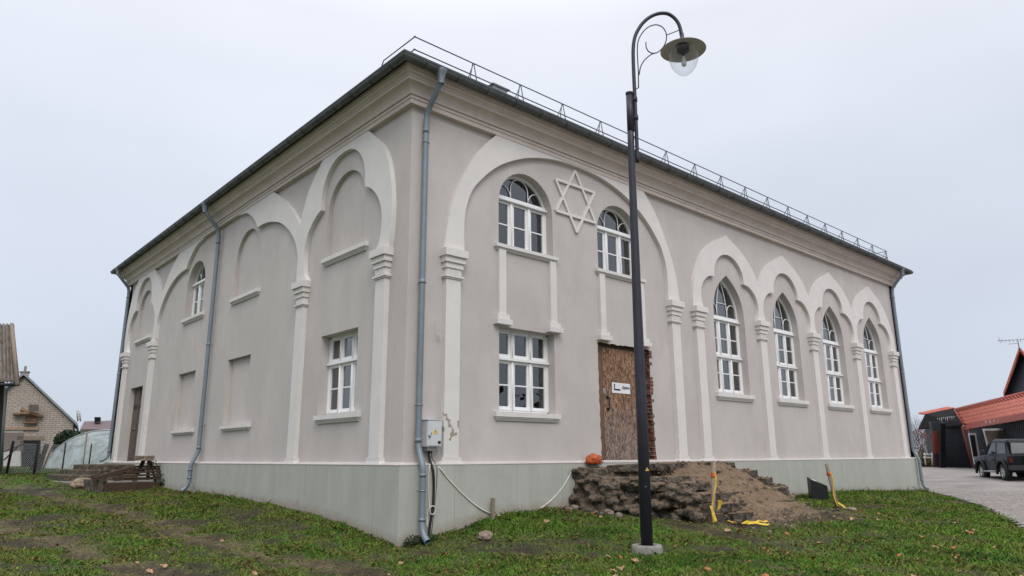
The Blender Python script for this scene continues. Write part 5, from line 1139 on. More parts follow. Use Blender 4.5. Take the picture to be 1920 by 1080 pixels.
def leafy(name, pts, size, m, label, cat, parent=None, n=2200, seed=1, kind=None):
    rr = random.Random(seed); mb = MB()
    for i in range(n):
        c, r = pts[rr.randrange(len(pts))]; v = Vector((rr.gauss(0, 1), rr.gauss(0, 1), rr.gauss(0, 1))).normalized()*(rr.random()**.45)
        p = Vector(c)+Vector((v.x*r[0], v.y*r[1], v.z*r[2])); a_ = Vector((rr.gauss(0, 1), rr.gauss(0, 1), rr.gauss(0, 1))).normalized(); b_ = a_.orthogonal().normalized(); s = size*rr.uniform(.5, 1.3)
        mb.add([p-a_*s, p+b_*s*.6, p+a_*s, p-b_*s*.6], [(0, 1, 2, 3)])
    o = mb.build(name, m, parent, recalc=False)
    if label: tag(o, label, cat, kind=kind)
    return o
leafy('weed', [((.12, -.22, -1.15), (.22, .1, .12)), ((.42, -.2, -1.15), (.2, .1, .10))], .03, weedm, 'dark weeds round the foot of the corner downpipe', 'weeds', n=420, seed=3)
leafy('weed', [((-.12, 11.6, -.55), (.10, .15, .25)), ((-.3, 12.1, -.1), (.3, .2, .18))], .03, weedm, 'low dark weeds climbing the right end of the timber heap', 'weeds', n=420, seed=5)

# ------------------------------------------------------------------ left background
def quadbox(name, p, t, m, parent):  # a slab through four points with thickness t (vector)
    t = Vector(t); P = [Vector(q) for q in p]; mb = MB(); mb.hexa([*(q for q in P), *(q+t for q in P)]); return mb.build(name, m, parent)
# pale brick house
D0 = 36.; bh = empty('brick_house', at(60, 878, D0)); tag(bh, 'pale brick house with a steep gable, boarded loft hatch and dark shed door', 'house')
fx = (_r.xy/_r.xy.length); FXv = Vector((fx.x, fx.y, 0)); _v = at(168, 800, 1)-CAM; away = Vector((_v.x, _v.y, 0)).normalized()
O = at(45, 704, D0); z_g = -.6
def hp(s, z, n=0.): return Vector((O.x, O.y, 0))+FXv*s+away*n+Vector((0, 0, z))
pxm = D0/FPX
eL, eR = -3.6, 3.05; zA = O.z; zE = at(157, 800, D0).z
def gable_uv(u, v, o): return tuple(hp(u, v, -o))
mb = MB(); mb.slab([(eL, z_g), (eR-.22, z_g), (eR-.22, zE+.15), (0, zA-.08), (eL, zA-3.5*(zA-zE)/3.05)], [rect(.95, 2.05, z_g+.02, .05*0+at(150, 820, D0).z+.0)] if 0 else [], -.3, 0, gable_uv, back=True)
bwall = mb.build('wall', house_brick, bh)
# brick texture runs in object x/z; the wall is turned so x is close to its own length
mb = MB(); mb.hexa([hp(eL, z_g, .3), hp(eR-.22, z_g, .3), hp(eR-.22, z_g, 9), hp(eL, z_g, 9), hp(eL, zE, .3), hp(eR-.22, zE+.1, .3), hp(eR-.22, zE+.1, 9), hp(eL, zE, 9)]); mb.build('wall', house_brick, bh)
for sg2, e_ in ((1, eR), (-1, -3.05)):
    quadbox('roof', [hp(0, zA, -.25), hp(e_, zE, -.25), hp(e_, zE, 9.2), hp(0, zA, 9.2)], (0, 0, .13), greyroof, bh)
zt = at(45, 697, D0).z
mb = MB(); mb.box((-.2, 0, zA-.6), (.22, .5, zA+.28), lambda x, y, z: hp(x-.12, z, y+1.2)); ch = mb.build('chimney', house_brick, bh); 
mb = MB(); mb.box((-.25, -.05, zA+.28), (.27, .55, zA+.34), lambda x, y, z: hp(x-.12, z, y+1.2)); mb.box((-.05, .1, zA+.34), (.08, .25, zA+.62), lambda x, y, z: hp(x-.12, z, y+1.2)); mb.build('chimney_cap', concm, ch)
def P_at(px_, py_, n=-.04):
    v = at(px_, py_, 1.)-CAM; nf = Vector((_f.x, _f.y, 0)).normalized(); k = (Vector((O.x, O.y, 0))-Vector((CAM.x, CAM.y, 0))).dot(nf)/v.dot(nf); return CAM+v*k+away*n
def pbox(name, x0, y0, x1, y1, d0, d1, m, parent):
    a_ = [P_at(x0, y1, 0), P_at(x1, y1, 0), P_at(x1, y0, 0), P_at(x0, y0, 0)]
    mb = MB(); mb.hexa([*(q+away*d0 for q in a_), *(q+away*d1 for q in a_)]); return mb.build(name, m, parent)
pbox('door', 38, 826, 76, 876, -.03, .06, blackm, bh)['label'] = 'black shed door'
pbox('lintel', 32, 818, 84, 825, -.03, .03, timber2, bh)
barn = mat('barn_wood', (.27, .17, .11), .9, noise_scale=10, col2=(.12, .075, .05)); pbox('loft_hatch', 47, 779, 70, 790, -.10, .02, barn, bh)
pbox('loft_shutter', 55, 760, 74, 772, -.55, -.48, mat('grey_board', (.12, .10, .09), .9), bh)
pbox('ledge', 24, 775, 46, 778, -.4, .0, barn, bh)
mb = MB(); mb.tube([P_at(41, 769, -.3), P_at(80, 782, -.2)], [.12, .09], 4); mb.build('brace', barn, bh)
mb = MB(); mb.tube([P_at(40, 776, -.5), P_at(58, 777, -.4)], .07, 4); mb.build('brace', barn, bh)
pbox('ledge', 44, 791, 70, 794, -.3, .0, barn, bh)
pbox('beam', 4, 801, 72, 806, -.12, .02, mat('beam_wood', (.36, .24, .17), .9), bh)
pbox('white_patch', 2, 805, 44, 811, -.02, .02, mortarw, bh)
pbox('garage_door', 0, 811, 44, 846, -.03, .03, mat('grey_plank', (.20, .165, .15), .9, noise_scale=5, stretch=(4, 4, .5)), bh)
pbox('white_base', 0, 846, 40, 874, -.03, .04, mortarw, bh)
# corrugated shed at the left edge
D1 = 22.; sh = empty('corrugated_shed', at(-40, 885, D1)); tag(sh, 'old dark shed with a steep corrugated roof at the left edge', 'shed')
c_ = [at(-130, 716, D1), at(29, 716, D1), at(26, 608, D1+1.6), at(-130, 604, D1+1.6)]
mb = MB(); nx_ = 64; vs = []; fs = []
nrm = (c_[1]-c_[0]).cross(c_[3]-c_[0]).normalized()
for i in range(nx_*4+1):
    t = i/(nx_*4); off = .05*math.sin(t*nx_*2*math.pi*.36)
    for j in range(9):
        s = j/8; p = c_[0].lerp(c_[1], t).lerp(c_[3].lerp(c_[2], t), s)+nrm*(off+(.02 if j in (0, 4) else 0)); vs.append(p)
for i in range(nx_*4):
    for j in range(8): fs.append((i*9+j, i*9+9+j, i*9+10+j, i*9+j+1))
mb.add(vs, fs); rs = mb.build('roof', asb, sh, recalc=False); 
so_ = rs.modifiers.new('thick', 'SOLIDIFY'); so_.thickness = .015
mb = MB(); mb.tube([at(33, 722, D1-.1), at(22, 607, D1+1.5)], [.07, .06], 4); mb.build('verge_board', timber2, sh)
mb = MB(); mb.hexa([at(-130, 880, D1+.5), at(1, 880, D1+.5), at(6, 880, D1+5), at(-130, 880, D1+5), at(-130, 714, D1+.5), at(8, 716, D1+.5), at(10, 718, D1+5), at(-130, 714, D1+5)]); mb.build('wall', mat('dark_boards', (.04, .032, .028), .9, noise_scale=6, stretch=(5, 5, .4)), sh)
mb = MB(); mb.tube([at(22, 722, D1+.2), at(12, 732, D1+.2), at(7, 790, D1+.2), at(1, 880, D1+.2)], .04, 8); mb.build('downpipe', pipem, sh)
mb = MB(); mb.tube([at(-130, 722, D1-.05), at(30, 721, D1-.05)], .05, 8); mb.build('gutter', blackm, sh)
# polytunnel
D2 = 29.; pt = empty('polytunnel', at(150, 880, D2)); tag(pt, 'rounded greenhouse tunnel of clear plastic film behind a wire fence', 'greenhouse')
bl, brr = at(83, 882, D2), at(300, 882, D2); ctr = (bl+brr)/2; rad = (brr-bl).length/2; zb = -.38; hgt_ = at(195, 806, D2).z-zb
aw2 = (away*.88+FXv*.47).normalized()
def tun(t, n_): 
    c0 = Vector((ctr.x, ctr.y, zb)); return c0-FXv*(rad*math.cos(t)*(1))+Vector((0, 0, hgt_*math.sin(t)))+aw2*n_
mb = MB(); vs = []; fs = []; na, nl = 22, 14
for j in range(nl+1):
    for i in range(na+1): 
        sag = -.05*abs(math.sin(j*math.pi/2)) if 1 else 0
        t = math.pi*i/na; vs.append(tun(t, j*.55)+Vector((0, 0, sag*math.sin(t)+.03*noise.noise(Vector((i*.8, j*.9, 2))))))
for j in range(nl):
    for i in range(na): a_ = j*(na+1)+i; fs.append((a_, a_+1, a_+na+2, a_+na+1))
mb.add(vs, fs, True); mb.build('film', filmm, pt, recalc=False)
mb = MB(); vs = [tun(math.pi*i/na, 0) for i in range(na+1)]+[Vector((ctr.x, ctr.y, zb))]; fs = [(i, i+1, na+1) for i in range(na)]; mb.add(vs, fs); mb.build('end_film', filmm, pt, recalc=False)
for j in range(0, nl+1, 2):
    mb = MB(); mb.tube([tun(math.pi*i/na, j*.55)+Vector((0, 0, .015)) for i in range(na+1)], .022, 6); mb.build('hoop', ventm, pt)
mb = MB(); 
for s in (-.35, .35): mb.tube([tun(math.pi/2+s, 0)*1, Vector((tun(math.pi/2+s, 0).x, tun(math.pi/2+s, 0).y, zb))], .03, 6)
mb.build('door_frame', timber2, pt)
# wire fence with dark posts
fe = empty('wire_fence', at(60, 885, 25.)); tag(fe, 'wire mesh fence on thin dark posts in front of the brick house and polytunnel', 'fence')
def fb(px_, D): 
    v = at(px_, 884, D); return Vector((v.x, v.y, GH_(v.x, v.y) if -8 < v.y < 21 else G(v.x, v.y)))
fp = [(-30, 22.5), (12, 23.2), (64, 24.2), (116, 25.2), (165, 26.2), (210, 27.5)]
for px_, D in fp:
    b_ = fb(px_, D); mb = MB(); lean = Vector((.07, .03, 0)) if px_ == 12 else Vector((0, 0, 0)); mb.tube([b_-Vector((0, 0, .1)), b_+Vector((0, 0, 1.08))+lean], .042 if px_ < 100 else .025, 8); mb.build('post', mat('post_dark', (.03, .03, .027), .9) if px_ == -30 else bpy.data.materials['post_dark'], fe)
mb = MB()
for (pa, Da), (pb, Db) in zip(fp[:-1], fp[1:]):
    a_, b_ = fb(pa, Da), fb(pb, Db); L = (b_-a_).length; d = (b_-a_)/L; hh = .95; st_ = .085; k_ = 0
    nseg = int((L+hh)/st_)
    for i in range(nseg):
        for sgn in (1, -1):
            x0 = i*st_-hh if sgn > 0 else i*st_; x1 = x0+hh*sgn; z0, z1 = 0., hh
            if sgn > 0:
                if x0 < 0: z0 = -x0; x0 = 0
                if x1 > L: z1 = hh-(x1-L); x1 = L
            else:
                if x0 > L: z0 = x0-L; x0 = L
                if x1 < 0: z1 = hh+x1; x1 = 0
            if z1-z0 < .02: continue
            mb.tube([a_+d*x0+Vector((0, 0, z0+.05)), a_+d*x1+Vector((0, 0, z1+.05))], .0036, 3, cap=False)
    mb.tube([a_+Vector((0, 0, 1.0)), b_+Vector((0, 0, 1.0))], .006, 3)
mb.build('wire_mesh', mat('zinc_wire', (.5, .52, .53), .5), fe)
# leaning boards and scrap by the fence
def lean(label, a_, b_, w, seed): 
    o = plank(label, a_, b_, w, .04, timber, .5, seed); o['group'] = 'scrap boards leaning by the fence'; o.name = 'board'; o['category'] = 'board'
q = lambda x, y, D: tuple(at(x, y, D))
lean('dark board leaning steeply left of the polytunnel', q(72, 882, 26), q(88, 832, 26.3), .28, 1)
lean('second dark board leaning beside the polytunnel foot', q(80, 880, 26), q(98, 838, 26.4), .2, 2)
lean('short board propped in front of the black shed door', q(60, 882, 26), q(78, 852, 26), .2, 3)
lean('long thin rail sloping across the garage door', q(0, 850, 26), q(44, 833, 27), .07, 4)
lean('lower rail sloping across the white wall patch', q(8, 862, 26), q(40, 832, 27), .05, 5)
leafy('round_shrub', [(tuple(at(126, 826, 34)), (.55, .5, .52)), (tuple(at(143, 824, 34.5)), (.5, .5, .42)), (tuple(at(114, 842, 34)), (.35, .35, .5))], .07, hedgem, 'clipped dark green shrub behind the polytunnel', 'shrub', n=5200, seed=8)
# far house with maroon roof
D3 = 60.; fh = empty('far_house', at(190, 860, D3)); tag(fh, 'low distant house with a maroon roof and square dark chimney', 'house')
mb = MB(); mb.hexa([at(150, 805, D3), at(290, 805, D3), at(290, 805, D3+10), at(150, 805, D3+10), at(158, 790, D3+5), at(290, 786, D3+5), at(290, 786, D3+5.2), at(158, 790, D3+5.2)]); mb.build('roof', maroon, fh)
mb = MB(); mb.hexa([at(150, 868, D3+.5), at(290, 868, D3+.5), at(290, 868, D3+9), at(150, 868, D3+9), at(150, 804, D3+.5), at(290, 804, D3+.5), at(290, 804, D3+9), at(150, 804, D3+9)]); mb.build('wall', mortarw, fh)
mb = MB(); mb.hexa([at(177, 792, D3+3), at(189, 791, D3+3), at(189, 791, D3+4), at(177, 792, D3+4), at(177, 782, D3+3), at(189, 782, D3+3), at(189, 782, D3+4), at(177, 782, D3+4)]); mb.build('chimney', blackm, fh)
lad = MB(); 
for x in (144, 149): lad.tube([at(x+2, 790, 50), at(x, 768, 50)], .05, 5)
for k_ in range(4): lad.tube([at(144+.4*k_, 772+4.5*k_, 50), at(150+.4*k_, 772+4.5*k_, 50)], .035, 4)
tag(lad.build('ladder', ventm), 'top of a thin grey ladder rising beyond the brick house roof', 'ladder')

# ------------------------------------------------------------------ right background: dark building with red roof
D4 = 45.; rb = empty('red_roofed_shop', at(1840, 884, D4)); tag(rb, 'dark boarded building with a red tiled roof, porch and steep dormer', 'building')
Kc = at(1808, 797, D4); zg = -.85
UU = Vector((-.898, -.44, 0)); NN = Vector((-.44, .898, 0))
def rbp(s, z, n=0.): return Vector((Kc.x, Kc.y, 0))+UU*s+NN*n+Vector((0, 0, z))
zE2 = Kc.z
# long tiled slope, its upper edge running on over the porch
eL_, eR_, rR_, rL_ = at(1808, 797, D4), at(2010, 757, 27.), at(2010, 716, 29.), at(1790, 768, D4+2.)
mb = MB(); vs = []; fs = []; ns, nr = 330, 42; nrm2 = (eR_-eL_).cross(rL_-eL_).normalized(); nrm2 = nrm2 if nrm2.z > 0 else -nrm2
Ls = (eR_-eL_).length
for i in range(ns+1):
    for j in range(nr+1):
        u = i/ns; t = j/nr; w = (t*5) % 1; p = eL_.lerp(eR_, u).lerp(rL_.lerp(rR_, u), t)
        vs.append(p+nrm2*(.16*(1-w)+.075*math.sin(u*Ls*2*math.pi/.55)))
for i in range(ns):
    for j in range(nr): a_ = i*(nr+1)+j; fs.append((a_, a_+nr+1, a_+nr+2, a_+1))
mb.add(vs, fs); mb.build('roof', redroof, rb, recalc=False)
redtrim = mat('red_trim', (.36, .07, .045), .5)
dwn = Vector((0, 0, -.28)); thin = Vector((-.05, -.06, 0))
mb = MB(); mb.hexa([eL_+dwn, eR_+dwn, eR_+dwn-thin, eL_+dwn-thin, eL_, eR_, eR_-thin, eL_-thin]); mb.build('fascia', redtrim, rb)
mb = MB(); mb.tube([eL_+nrm2*.04, rL_+nrm2*.04], .11, 6); mb.build('verge', redtrim, rb)
mb = MB(); mb.tube([rL_+nrm2*.06, rR_+nrm2*.06], .10, 8); mb.build('ridge', redtrim, rb)
# walls behind the long slope
mb = MB(); mb.hexa([rbp(-.3, zg, -1.2), rbp(Ls, zg, -1.2), rbp(Ls, zg, -9), rbp(-.3, zg, -9), rbp(-.3, zE2+.35, -1.2), rbp(Ls, zE2+.35, -1.2), rbp(Ls, zE2+1.2, -9), rbp(-.3, zE2+1.2, -9)]); w1 = mb.build('wall', siding, rb)
mb = MB()
for i in range(90): s = -.2+i*.22; mb.box((0, 0, 0), (.06, .03, 1), lambda x, y, z, s=s: rbp(s+x, zg+(zE2+.3-zg)*z, -1.2+y))
mb.build('siding_ribs', siding, w1)
mb = MB(); q_ = [at(1827, 883, D4-.2), at(2010, 912, 29.5), at(2010, 912, 33), at(1840, 883, D4+3), at(1808, 800, D4-.2), at(2010, 764, 29.5), at(2010, 768, 33), at(1818, 800, D4+3)]; mb.hexa(q_); w3 = mb.build('wall', siding, rb)
mb = MB()
for i in range(60):
    t = i/60; mb.tube([q_[0].lerp(q_[1], t)-Vector((.03, .03, 0)), q_[4].lerp(q_[5], t)-Vector((.03, .03, 0))], .02, 4)
mb.build('siding_ribs', siding, w3)
# projecting wing on the far left, facing the street corner
cA, cB, cC, cD = Kc, at(1790, 768, D4+2.5), at(1735, 779, D4+5.0), at(1722, 806, D4+5.5)
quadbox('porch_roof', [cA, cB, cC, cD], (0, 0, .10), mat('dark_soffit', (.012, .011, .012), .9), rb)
mb = MB(); vs = []; fs = []
top0, top1 = at(1790, 767, D4+2.5), at(1735, 778.5, D4+5.0)
quadbox('porch_roof_edge', [top0, top1, top1+Vector((.5, .6, .12)), top0+Vector((.5, .6, .12))], (0, 0, .10), redroof, rb)
wl = [at(1826, 882, D4+.6), at(1756, 881, D4+3.2)]
wt = [at(1803, 792, D4+.8), at(1745, 790, D4+3.4)]
bk_ = -UU*3.0
mb = MB(); mb.hexa([wl[0], wl[1], wl[1]+bk_, wl[0]+bk_, wt[0], wt[1], wt[1]+bk_, wt[0]+bk_]); w2 = mb.build('wall', siding, rb)
mb = MB()
for i in range(26):
    t = i/26; a_ = wl[0].lerp(wl[1], t); b_ = wt[0].lerp(wt[1], t); mb.tube([a_+UU*.02, b_+UU*.02], .022, 4)
mb.build('siding_ribs', siding, w2)
def wq(name, x0, x1, y0, y1, m, parent, D, out=.06):
    a_ = [at(x0+(y1-780)*.0, y1, D), at(x1, y1, D), at(x1, y0, D), at(x0, y0, D)]; f_ = Vector((-_f.x, -_f.y, 0)).normalized()
    mb = MB(); mb.hexa([*a_, *(q_+f_*out for q_ in a_)]); return mb.build(name, m, parent)
mb = MB(); mb.tube([at(1828, 883, D4+.1), at(1806, 800, D4+.1)], .13, 6); mb.build('post', redpaint, rb)
mb = MB(); mb.tube([at(1836, 877, D4-1.2), at(1818, 805, D4-1.2)], .11, 6); mb.build('post', redpaint, rb)
mb = MB(); mb.tube([at(1722, 807, D4+5.4), at(1730, 814, D4+5), at(1744, 818, D4+4), at(1749, 834, D4+3.4), at(1754, 880, D4+3.1)], .05, 6); mb.build('downpipe', redpaint, rb)
mb = MB(); mb.tube([at(1812, 801, D4-.3), at(1822, 809, D4-.3), at(1832, 815, D4-.6), at(1836, 822, D4-.8)], .07, 6); mb.build('downpipe', redpaint, rb)
def skq(name, pts, D, m, parent, out=.05):
    f_ = Vector((-_f.x, -_f.y, 0)).normalized(); a_ = [at(x, y, D) for x, y in pts]; mb = MB(); mb.hexa([*a_, *(q_+f_*out for q_ in a_)]); return mb.build(name, m, parent)
dk_ = wq('recess', 1762, 1772, 795, 880, blackm, w2, D4+1.5)
skq('window', [(1753, 851), (1763, 851), (1758, 808), (1748, 808)], D4+2.9, redpaint, w2)
dw = skq('door', [(1828, 879), (1841, 879), (1829, 812), (1815, 812)], 42.1, white, rb); skq('door_glass', [(1824.5, 856), (1833, 856), (1827, 816), (1818, 816)], 42.0, plasticm, dw, .02)
wn_ = skq('window', [(1852, 842), (1893, 842), (1884, 803), (1842, 804)], 38.0, white, rb, .04); skq('pane', [(1855, 838), (1889, 838), (1881, 807), (1846, 807.5)], 37.9, mat('shop_window', (.20, .155, .12), .6, noise_scale=1.2, col2=(.07, .06, .055)), wn_, .02)
# steep dormer
ap = at(1912, 657, D4+1); bl_ = at(1882, 743, D4+1); brt = at(1972, 722, D4-3)
_v = at(1895, 700, 1)-CAM; bkv = Vector((_v.x, _v.y, 0)).normalized()*4.5
quadbox('dormer_roof', [ap, bl_, bl_+bkv, ap+bkv], (0, 0, .25), redroof, rb)
quadbox('dormer_roof', [ap, brt, brt+bkv, ap+bkv], (0, 0, .25), redroof, rb)
ins_ = bkv.normalized()*.9
mb = MB(); mb.add([ap+ins_-Vector((0, 0, .1)), bl_+ins_, brt+ins_], [(0, 1, 2)]); mb.add([bl_+ins_, brt+ins_, brt+ins_-Vector((0, 0, 1.2)), bl_+ins_-Vector((0, 0, 1.2))], [(0, 1, 2, 3)]); mb.build('dormer_wall', siding, rb, recalc=False)
mb = MB(); mb.tube([at(1912, 660, D4), at(1908, 634, D4)], .03, 5); mb.tube([at(1870, 639, D4), at(1960, 634, D4)], .02, 4)
for i in range(12): x = 1878+i*7; mb.tube([at(x, 635-.05*i, D4-.0), at(x+1.2, 642-.05*i, D4)], .012, 4)
mb.tube([at(1872, 631, D4), at(1876, 643, D4)], .012, 4); mb.tube([at(1890, 645, D4), at(1908, 644, D4)], .015, 4)
mb.build('antenna', steelm, rb)
# string of dangling ornaments under the porch
mb = MB()
for i in range(12): p = at(1758+i*3.6, 784-(i*.5), D4+1.5); mb.tube([p, p-Vector((0, 0, .12+.1*(i % 3)))], .015, 4)
for i in range(10): p = at(1848+i*8, 790-i*1.1, 37.); mb.tube([p, p-Vector((0, 0, .15+.08*(i % 2)))], .018, 4)
mb.build('hanging_ornament', ventm, rb)

# ------------------------------------------------------------------ parked off-roader
CB = at(1884, 903, 27.); hd_ = (at(1843, 895, 28.9)-CB); hd_.z = 0; HD = hd_.normalized(); RT = Vector((HD.y, -HD.x, 0))   # heading, right side
zc = CB.z; car = empty('parked_car', (CB.x, CB.y, zc)); tag(car, 'small black three-door off-roader parked in front of the red-roofed building', 'car')
WB = 1.98
def cp(l, z, w): return Vector((CB.x, CB.y, zc))+HD*l+RT*(w+.0)+Vector((0, 0, z))   # l from rear axle forward, w from the left side inwards
Wd = 1.52
def loft(sections, name, m, parent, smooth=False):
    """sections: list of (w-inset, polygon[(l,z)]) left->right"""
    mb = MB(); n = len(sections[0][1]); vs = []
    for w, poly in sections:
        for l, z in poly: vs.append(cp(l, z, w))
    fs = [tuple(range(n)), tuple((len(sections)-1)*n+i for i in range(n))[::-1]]
    for k_ in range(len(sections)-1):
        for i in range(n): fs.append((k_*n+i, k_*n+(i+1) % n, (k_+1)*n+(i+1) % n, (k_+1)*n+i))
    mb.add(vs, fs, smooth); o = mb.build(name, m, parent, bevel=.02); return o
def archp(c, r, n=8): return [(c+r*math.cos(t), .33+r*math.sin(t)) for t in [math.pi*i/n for i in range(n+1)]]
low = [(-.55, .45)]+[(-.52, .95), (-.45, 1.0), (.9, 1.02), (1.45, 1.0), (2.35, .93), (2.62, .80), (2.66, .45), (2.42, .42)]+archp(1.98, .40)+[(1.5, .36), (.5, .36)]+archp(0, .40)+[(-.45, .42)]
lowi = [(l, z if z < .9 else z+.02) for l, z in low]
body = loft([(.0, [(l, min(z, .80) if z > .8 else z) for l, z in low]), (.04, low), (.3, lowi), (Wd-.3, lowi), (Wd-.04, low), (Wd, [(l, min(z, .80)) for l, z in low])], 'body', carm, car)
cabp = [(-.45, .98), (-.30, 1.48), (-.18, 1.56), (.95, 1.60), (1.08, 1.56), (1.58, .99)]
cabo = [(-.40, .99), (-.24, 1.44), (-.14, 1.50), (.92, 1.53), (1.02, 1.50), (1.50, .99)]
loft([(.07, [(l, .98+(z-.98)*.02) for l, z in cabo]), (.16, cabo), (.24, cabp), (Wd-.24, cabp), (Wd-.16, cabo), (Wd-.07, [(l, .98+(z-.98)*.02) for l, z in cabo])], 'cabin', carm, car)
cg = mat('car_glass', (.05, .07, .075), .15, spec=.35, noise_amt=.25, noise_scale=3)
def side_win(pts, name='side_window'):
    for side in (0, 1):
        mb = MB(); vs = []
        for l, z in pts:
            t = (z-.99)/.5; w = .075+.085*t-.012; w = w if side == 0 else Wd-w; vs.append(cp(l, z, w))
        mb.add(vs, [tuple(range(len(pts)))]); mb.build(name, cg, car, recalc=False)
side_win([(.62, 1.04), (1.38, 1.04), (1.02, 1.44), (.66, 1.45)]); side_win([(-.30, 1.04), (.50, 1.04), (.50, 1.45), (-.16, 1.43)])
mb = MB(); mb.add([cp(-.455, 1.04, .2), cp(-.455, 1.04, Wd-.2), cp(-.34, 1.43, Wd-.27), cp(-.34, 1.43, .27)], [(0, 1, 2, 3)]); mb.build('rear_window', cg, car, recalc=False)
mb = MB(); mb.add([cp(1.565, 1.03, .2), cp(1.565, 1.03, Wd-.2), cp(1.14, 1.52, Wd-.27), cp(1.14, 1.52, .27)], [(0, 1, 2, 3)]); mb.build('windscreen', cg, car, recalc=False)
mb = MB(); mb.box((.56, -.012, .42), (.58, .0, .98), lambda l, w, z: cp(l, z, w)); mb.box((1.46, -.012, .5), (1.475, .0, .96), lambda l, w, z: cp(l, z, w)); mb.build('door_gap', plasticm, body)
mb = MB(); mb.box((.68, -.03, .80), (.82, -.0, .84), lambda l, w, z: cp(l, z, w)); mb.build('door_handle', plasticm, body)
for c in (0, WB):
    mb = MB(); mb.tube([cp(c+.45*math.cos(t), .33+.45*math.sin(t), -.03) for t in [math.pi*(-.05+1.1*i/14) for i in range(15)]], .05, 6)
    mb.build('wheel_arch', plasticm, car)
    for side in (0, 1):
        w0 = -.02 if side == 0 else Wd-.20
        mb = MB(); ax = RT; prof_ = [(.19, 0.), (.27, -.0), (.33, .03), (.345, .07), (.345, .16), (.33, .20), (.27, .22), (.19, .22)]
        mb.lathe(prof_, cp(c, .345, w0), 28, ax); wh = mb.build('wheel', rubber, car)
        mb = MB(); off = .03 if side == 0 else .19; mb.lathe([(.20, off-.02 if side == 0 else off+.02), (.19, off), (.15, off+(.03 if side == 0 else -.03)), (.06, off), (.05, off-.03 if side == 0 else off+.03), (0, off-.03 if side == 0 else off+.03)], cp(c, .345, w0), 24, ax)
        for k_ in range(6):
            t = k_*math.pi/3; p0_, p1_ = (c+.06*math.cos(t), .345+.06*math.sin(t)), (c+.18*math.cos(t), .345+.18*math.sin(t)); ww = w0+off
            mb.tube([cp(p0_[0], p0_[1], ww), cp(p1_[0], p1_[1], ww)], .022, 5)
        mb.build('rim', rimm, wh)
mb = MB(); mb.tube([cp(.45, .36, -.08), cp(1.5, .36, -.08)], .035, 8); mb.build('side_step', steelm, car)
mb = MB(); mb.box((-.66, -.02, .42), (-.5, Wd+.02, .60), lambda l, w, z: cp(l, z, w)); mb.build('rear_bumper', plasticm, car, bevel=.02)
mb = MB(); mb.box((2.62, -.02, .42), (2.78, Wd+.02, .62), lambda l, w, z: cp(l, z, w)); mb.build('front_bumper', plasticm, car, bevel=.02)
for w in (.03, Wd-.17): mb = MB(); mb.box((-.575, w, .70), (-.50, w+.14, .88), lambda l, w_, z: cp(l, z, w_)); mb.build('tail_light', tail, car)
mb = MB(); mb.lathe([(0, 0), (.30, 0), (.34, .04), (.34, .16), (.30, .19), (0, .19)], cp(-.56, .86, Wd*.62), 24, -HD); mb.build('spare_wheel', rubber, car)
mb = MB(); mb.box((1.25, -.18, 1.02), (1.34, -.02, 1.18), lambda l, w, z: cp(l, z, w)); mb.build('mirror', plasticm, car, bevel=.02)
mb = MB(); mb.tube([cp(1.5, 1.0, .1), cp(1.2, 1.45, .12)], .05, 6); mb.build('snorkel', plasticm, car)

# ------------------------------------------------------------------ bare shrubs, hedge and bench beyond the corner
def shrub(base, h, w, seed, label, n=9):
    rr = random.Random(seed); mb = MB()
    def br(p, d, L, r, dep):
        q_ = p+d*L; m_ = p+d*L*.5+Vector((rr.uniform(-.05, .05), rr.uniform(-.05, .05), 0))*L; mb.tube([p, m_, q_], [r, r*.8, r*.6], 4, cap=False)
        if dep <= 0: return
        for k_ in range(rr.choice((2, 3))):
            d2_ = (d+Vector((rr.gauss(0, .45), rr.gauss(0, .45), rr.gauss(.05, .35)))).normalized(); br(q_ if k_ else m_, d2_, L*rr.uniform(.6, .8), max(r*.6, .006), dep-1)
    for k_ in range(n):
        d = Vector((rr.gauss(0, w), rr.gauss(0, w), 1)).normalized(); br(Vector(base)+Vector((rr.uniform(-.4, .4), rr.uniform(-.4, .4), 0)), d, h*.34, .035, 4)
    tag(mb.build('bare_shrub', barkm), label, 'shrub', 'bare shrubs beyond the hall')
zz = lambda x, D: at(x, 872, D)
shrub(at(1716, 874, 52), 4.2, .5, 1, 'bare brown shrub nearest the far corner of the hall'); shrub(at(1737, 872, 56), 4.4, .5, 2, 'bare brown shrub just left of the porch downpipe'); shrub(at(1726, 874, 62), 5.6, .45, 5, 'taller bare shrub rising behind the other two')
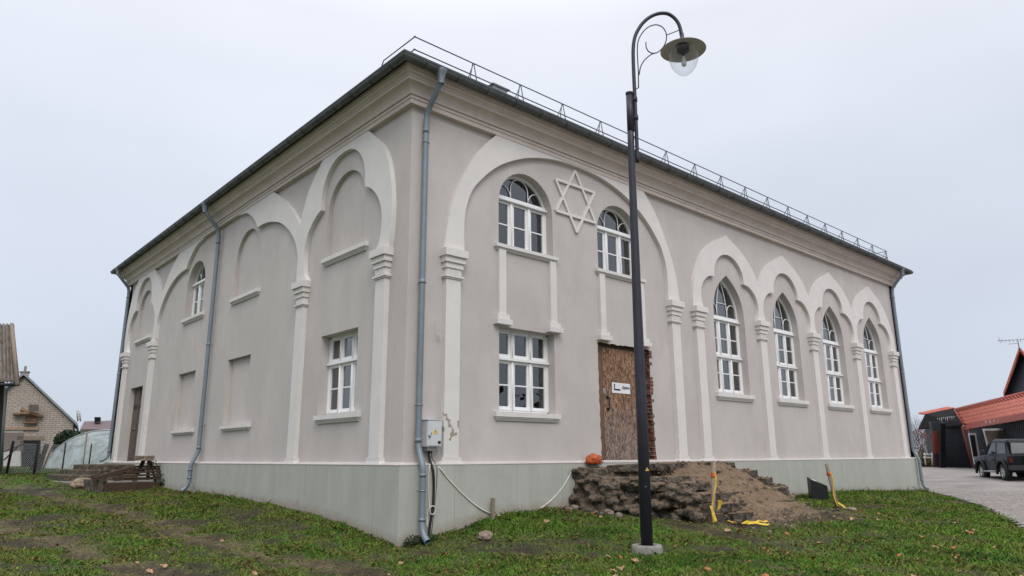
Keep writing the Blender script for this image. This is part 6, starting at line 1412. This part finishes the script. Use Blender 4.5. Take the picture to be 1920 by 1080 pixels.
shrub(at(1752, 872, 66), 5.0, .5, 9, 'bare shrub whose twigs show under the porch roof')
leafy('low_hedge', [(tuple(at(1727, 866, 50)), (.9, .8, .55)), (tuple(at(1742, 866, 51)), (.9, .8, .5)), (tuple(at(1712, 866, 50)), (.9, .8, .5))], .07, ivym, 'low hedge with yellowing leaves behind the far corner of the hall', 'hedge', n=3600, seed=12)
bn = empty('white_bench', at(1740, 858, 48)); tag(bn, 'white garden bench standing in front of the low hedge', 'bench')
for y_ in (850, 856): quadbox('slat', [at(1732, y_, 48), at(1749, y_+1, 48), at(1749, y_+3.5, 48), at(1732, y_+2.5, 48)], (.05, .05, 0), white, bn)
for x_ in (1734, 1747): 
    mb = MB(); mb.tube([at(x_, 849, 48.1), at(x_+1.5, 872, 48.1)], .04, 5); mb.build('leg', white, bn)

# ------------------------------------------------------------------ unseen belts of trees behind the viewpoint, added to darken the pane reflections
def belt(c0, c1, h, seed, name, label):
    rr = random.Random(seed); mb = MB(); a_, b_ = Vector(c0), Vector(c1); L = (b_-a_).length; n = int(L*26)
    for i in range(n):
        t = rr.random(); top = h*(.62+.38*noise.noise(Vector((t*L*.13, seed, 0)))+.12*noise.noise(Vector((t*L*.6, seed, 3)))); z = top*rr.random()**.7
        p = a_.lerp(b_, t)+Vector((rr.gauss(0, 1.5), rr.gauss(0, 1.5), z)); u = Vector((rr.gauss(0, 1), rr.gauss(0, 1), rr.gauss(0, 1))).normalized(); v = u.orthogonal().normalized(); s = rr.uniform(.25, .7)
        mb.add([p-u*s, p+v*s*.6, p+u*s, p-v*s*.6], [(0, 1, 2, 3)])
    return tag(mb.build(name, mat('far_foliage%d' % seed, (.05, .048, .035), .9), recalc=False), label, 'trees', kind='stuff')
belt((-60, -52, -1.5), (75, -48, -1.5), 13, 2, 'unseen_trees', 'unseen belt of trees across the street, added to darken the front window reflections')
belt((-62, -50, -1.5), (-55, 45, -1), 12, 3, 'unseen_trees', 'unseen belt of trees added to darken the side window reflections')
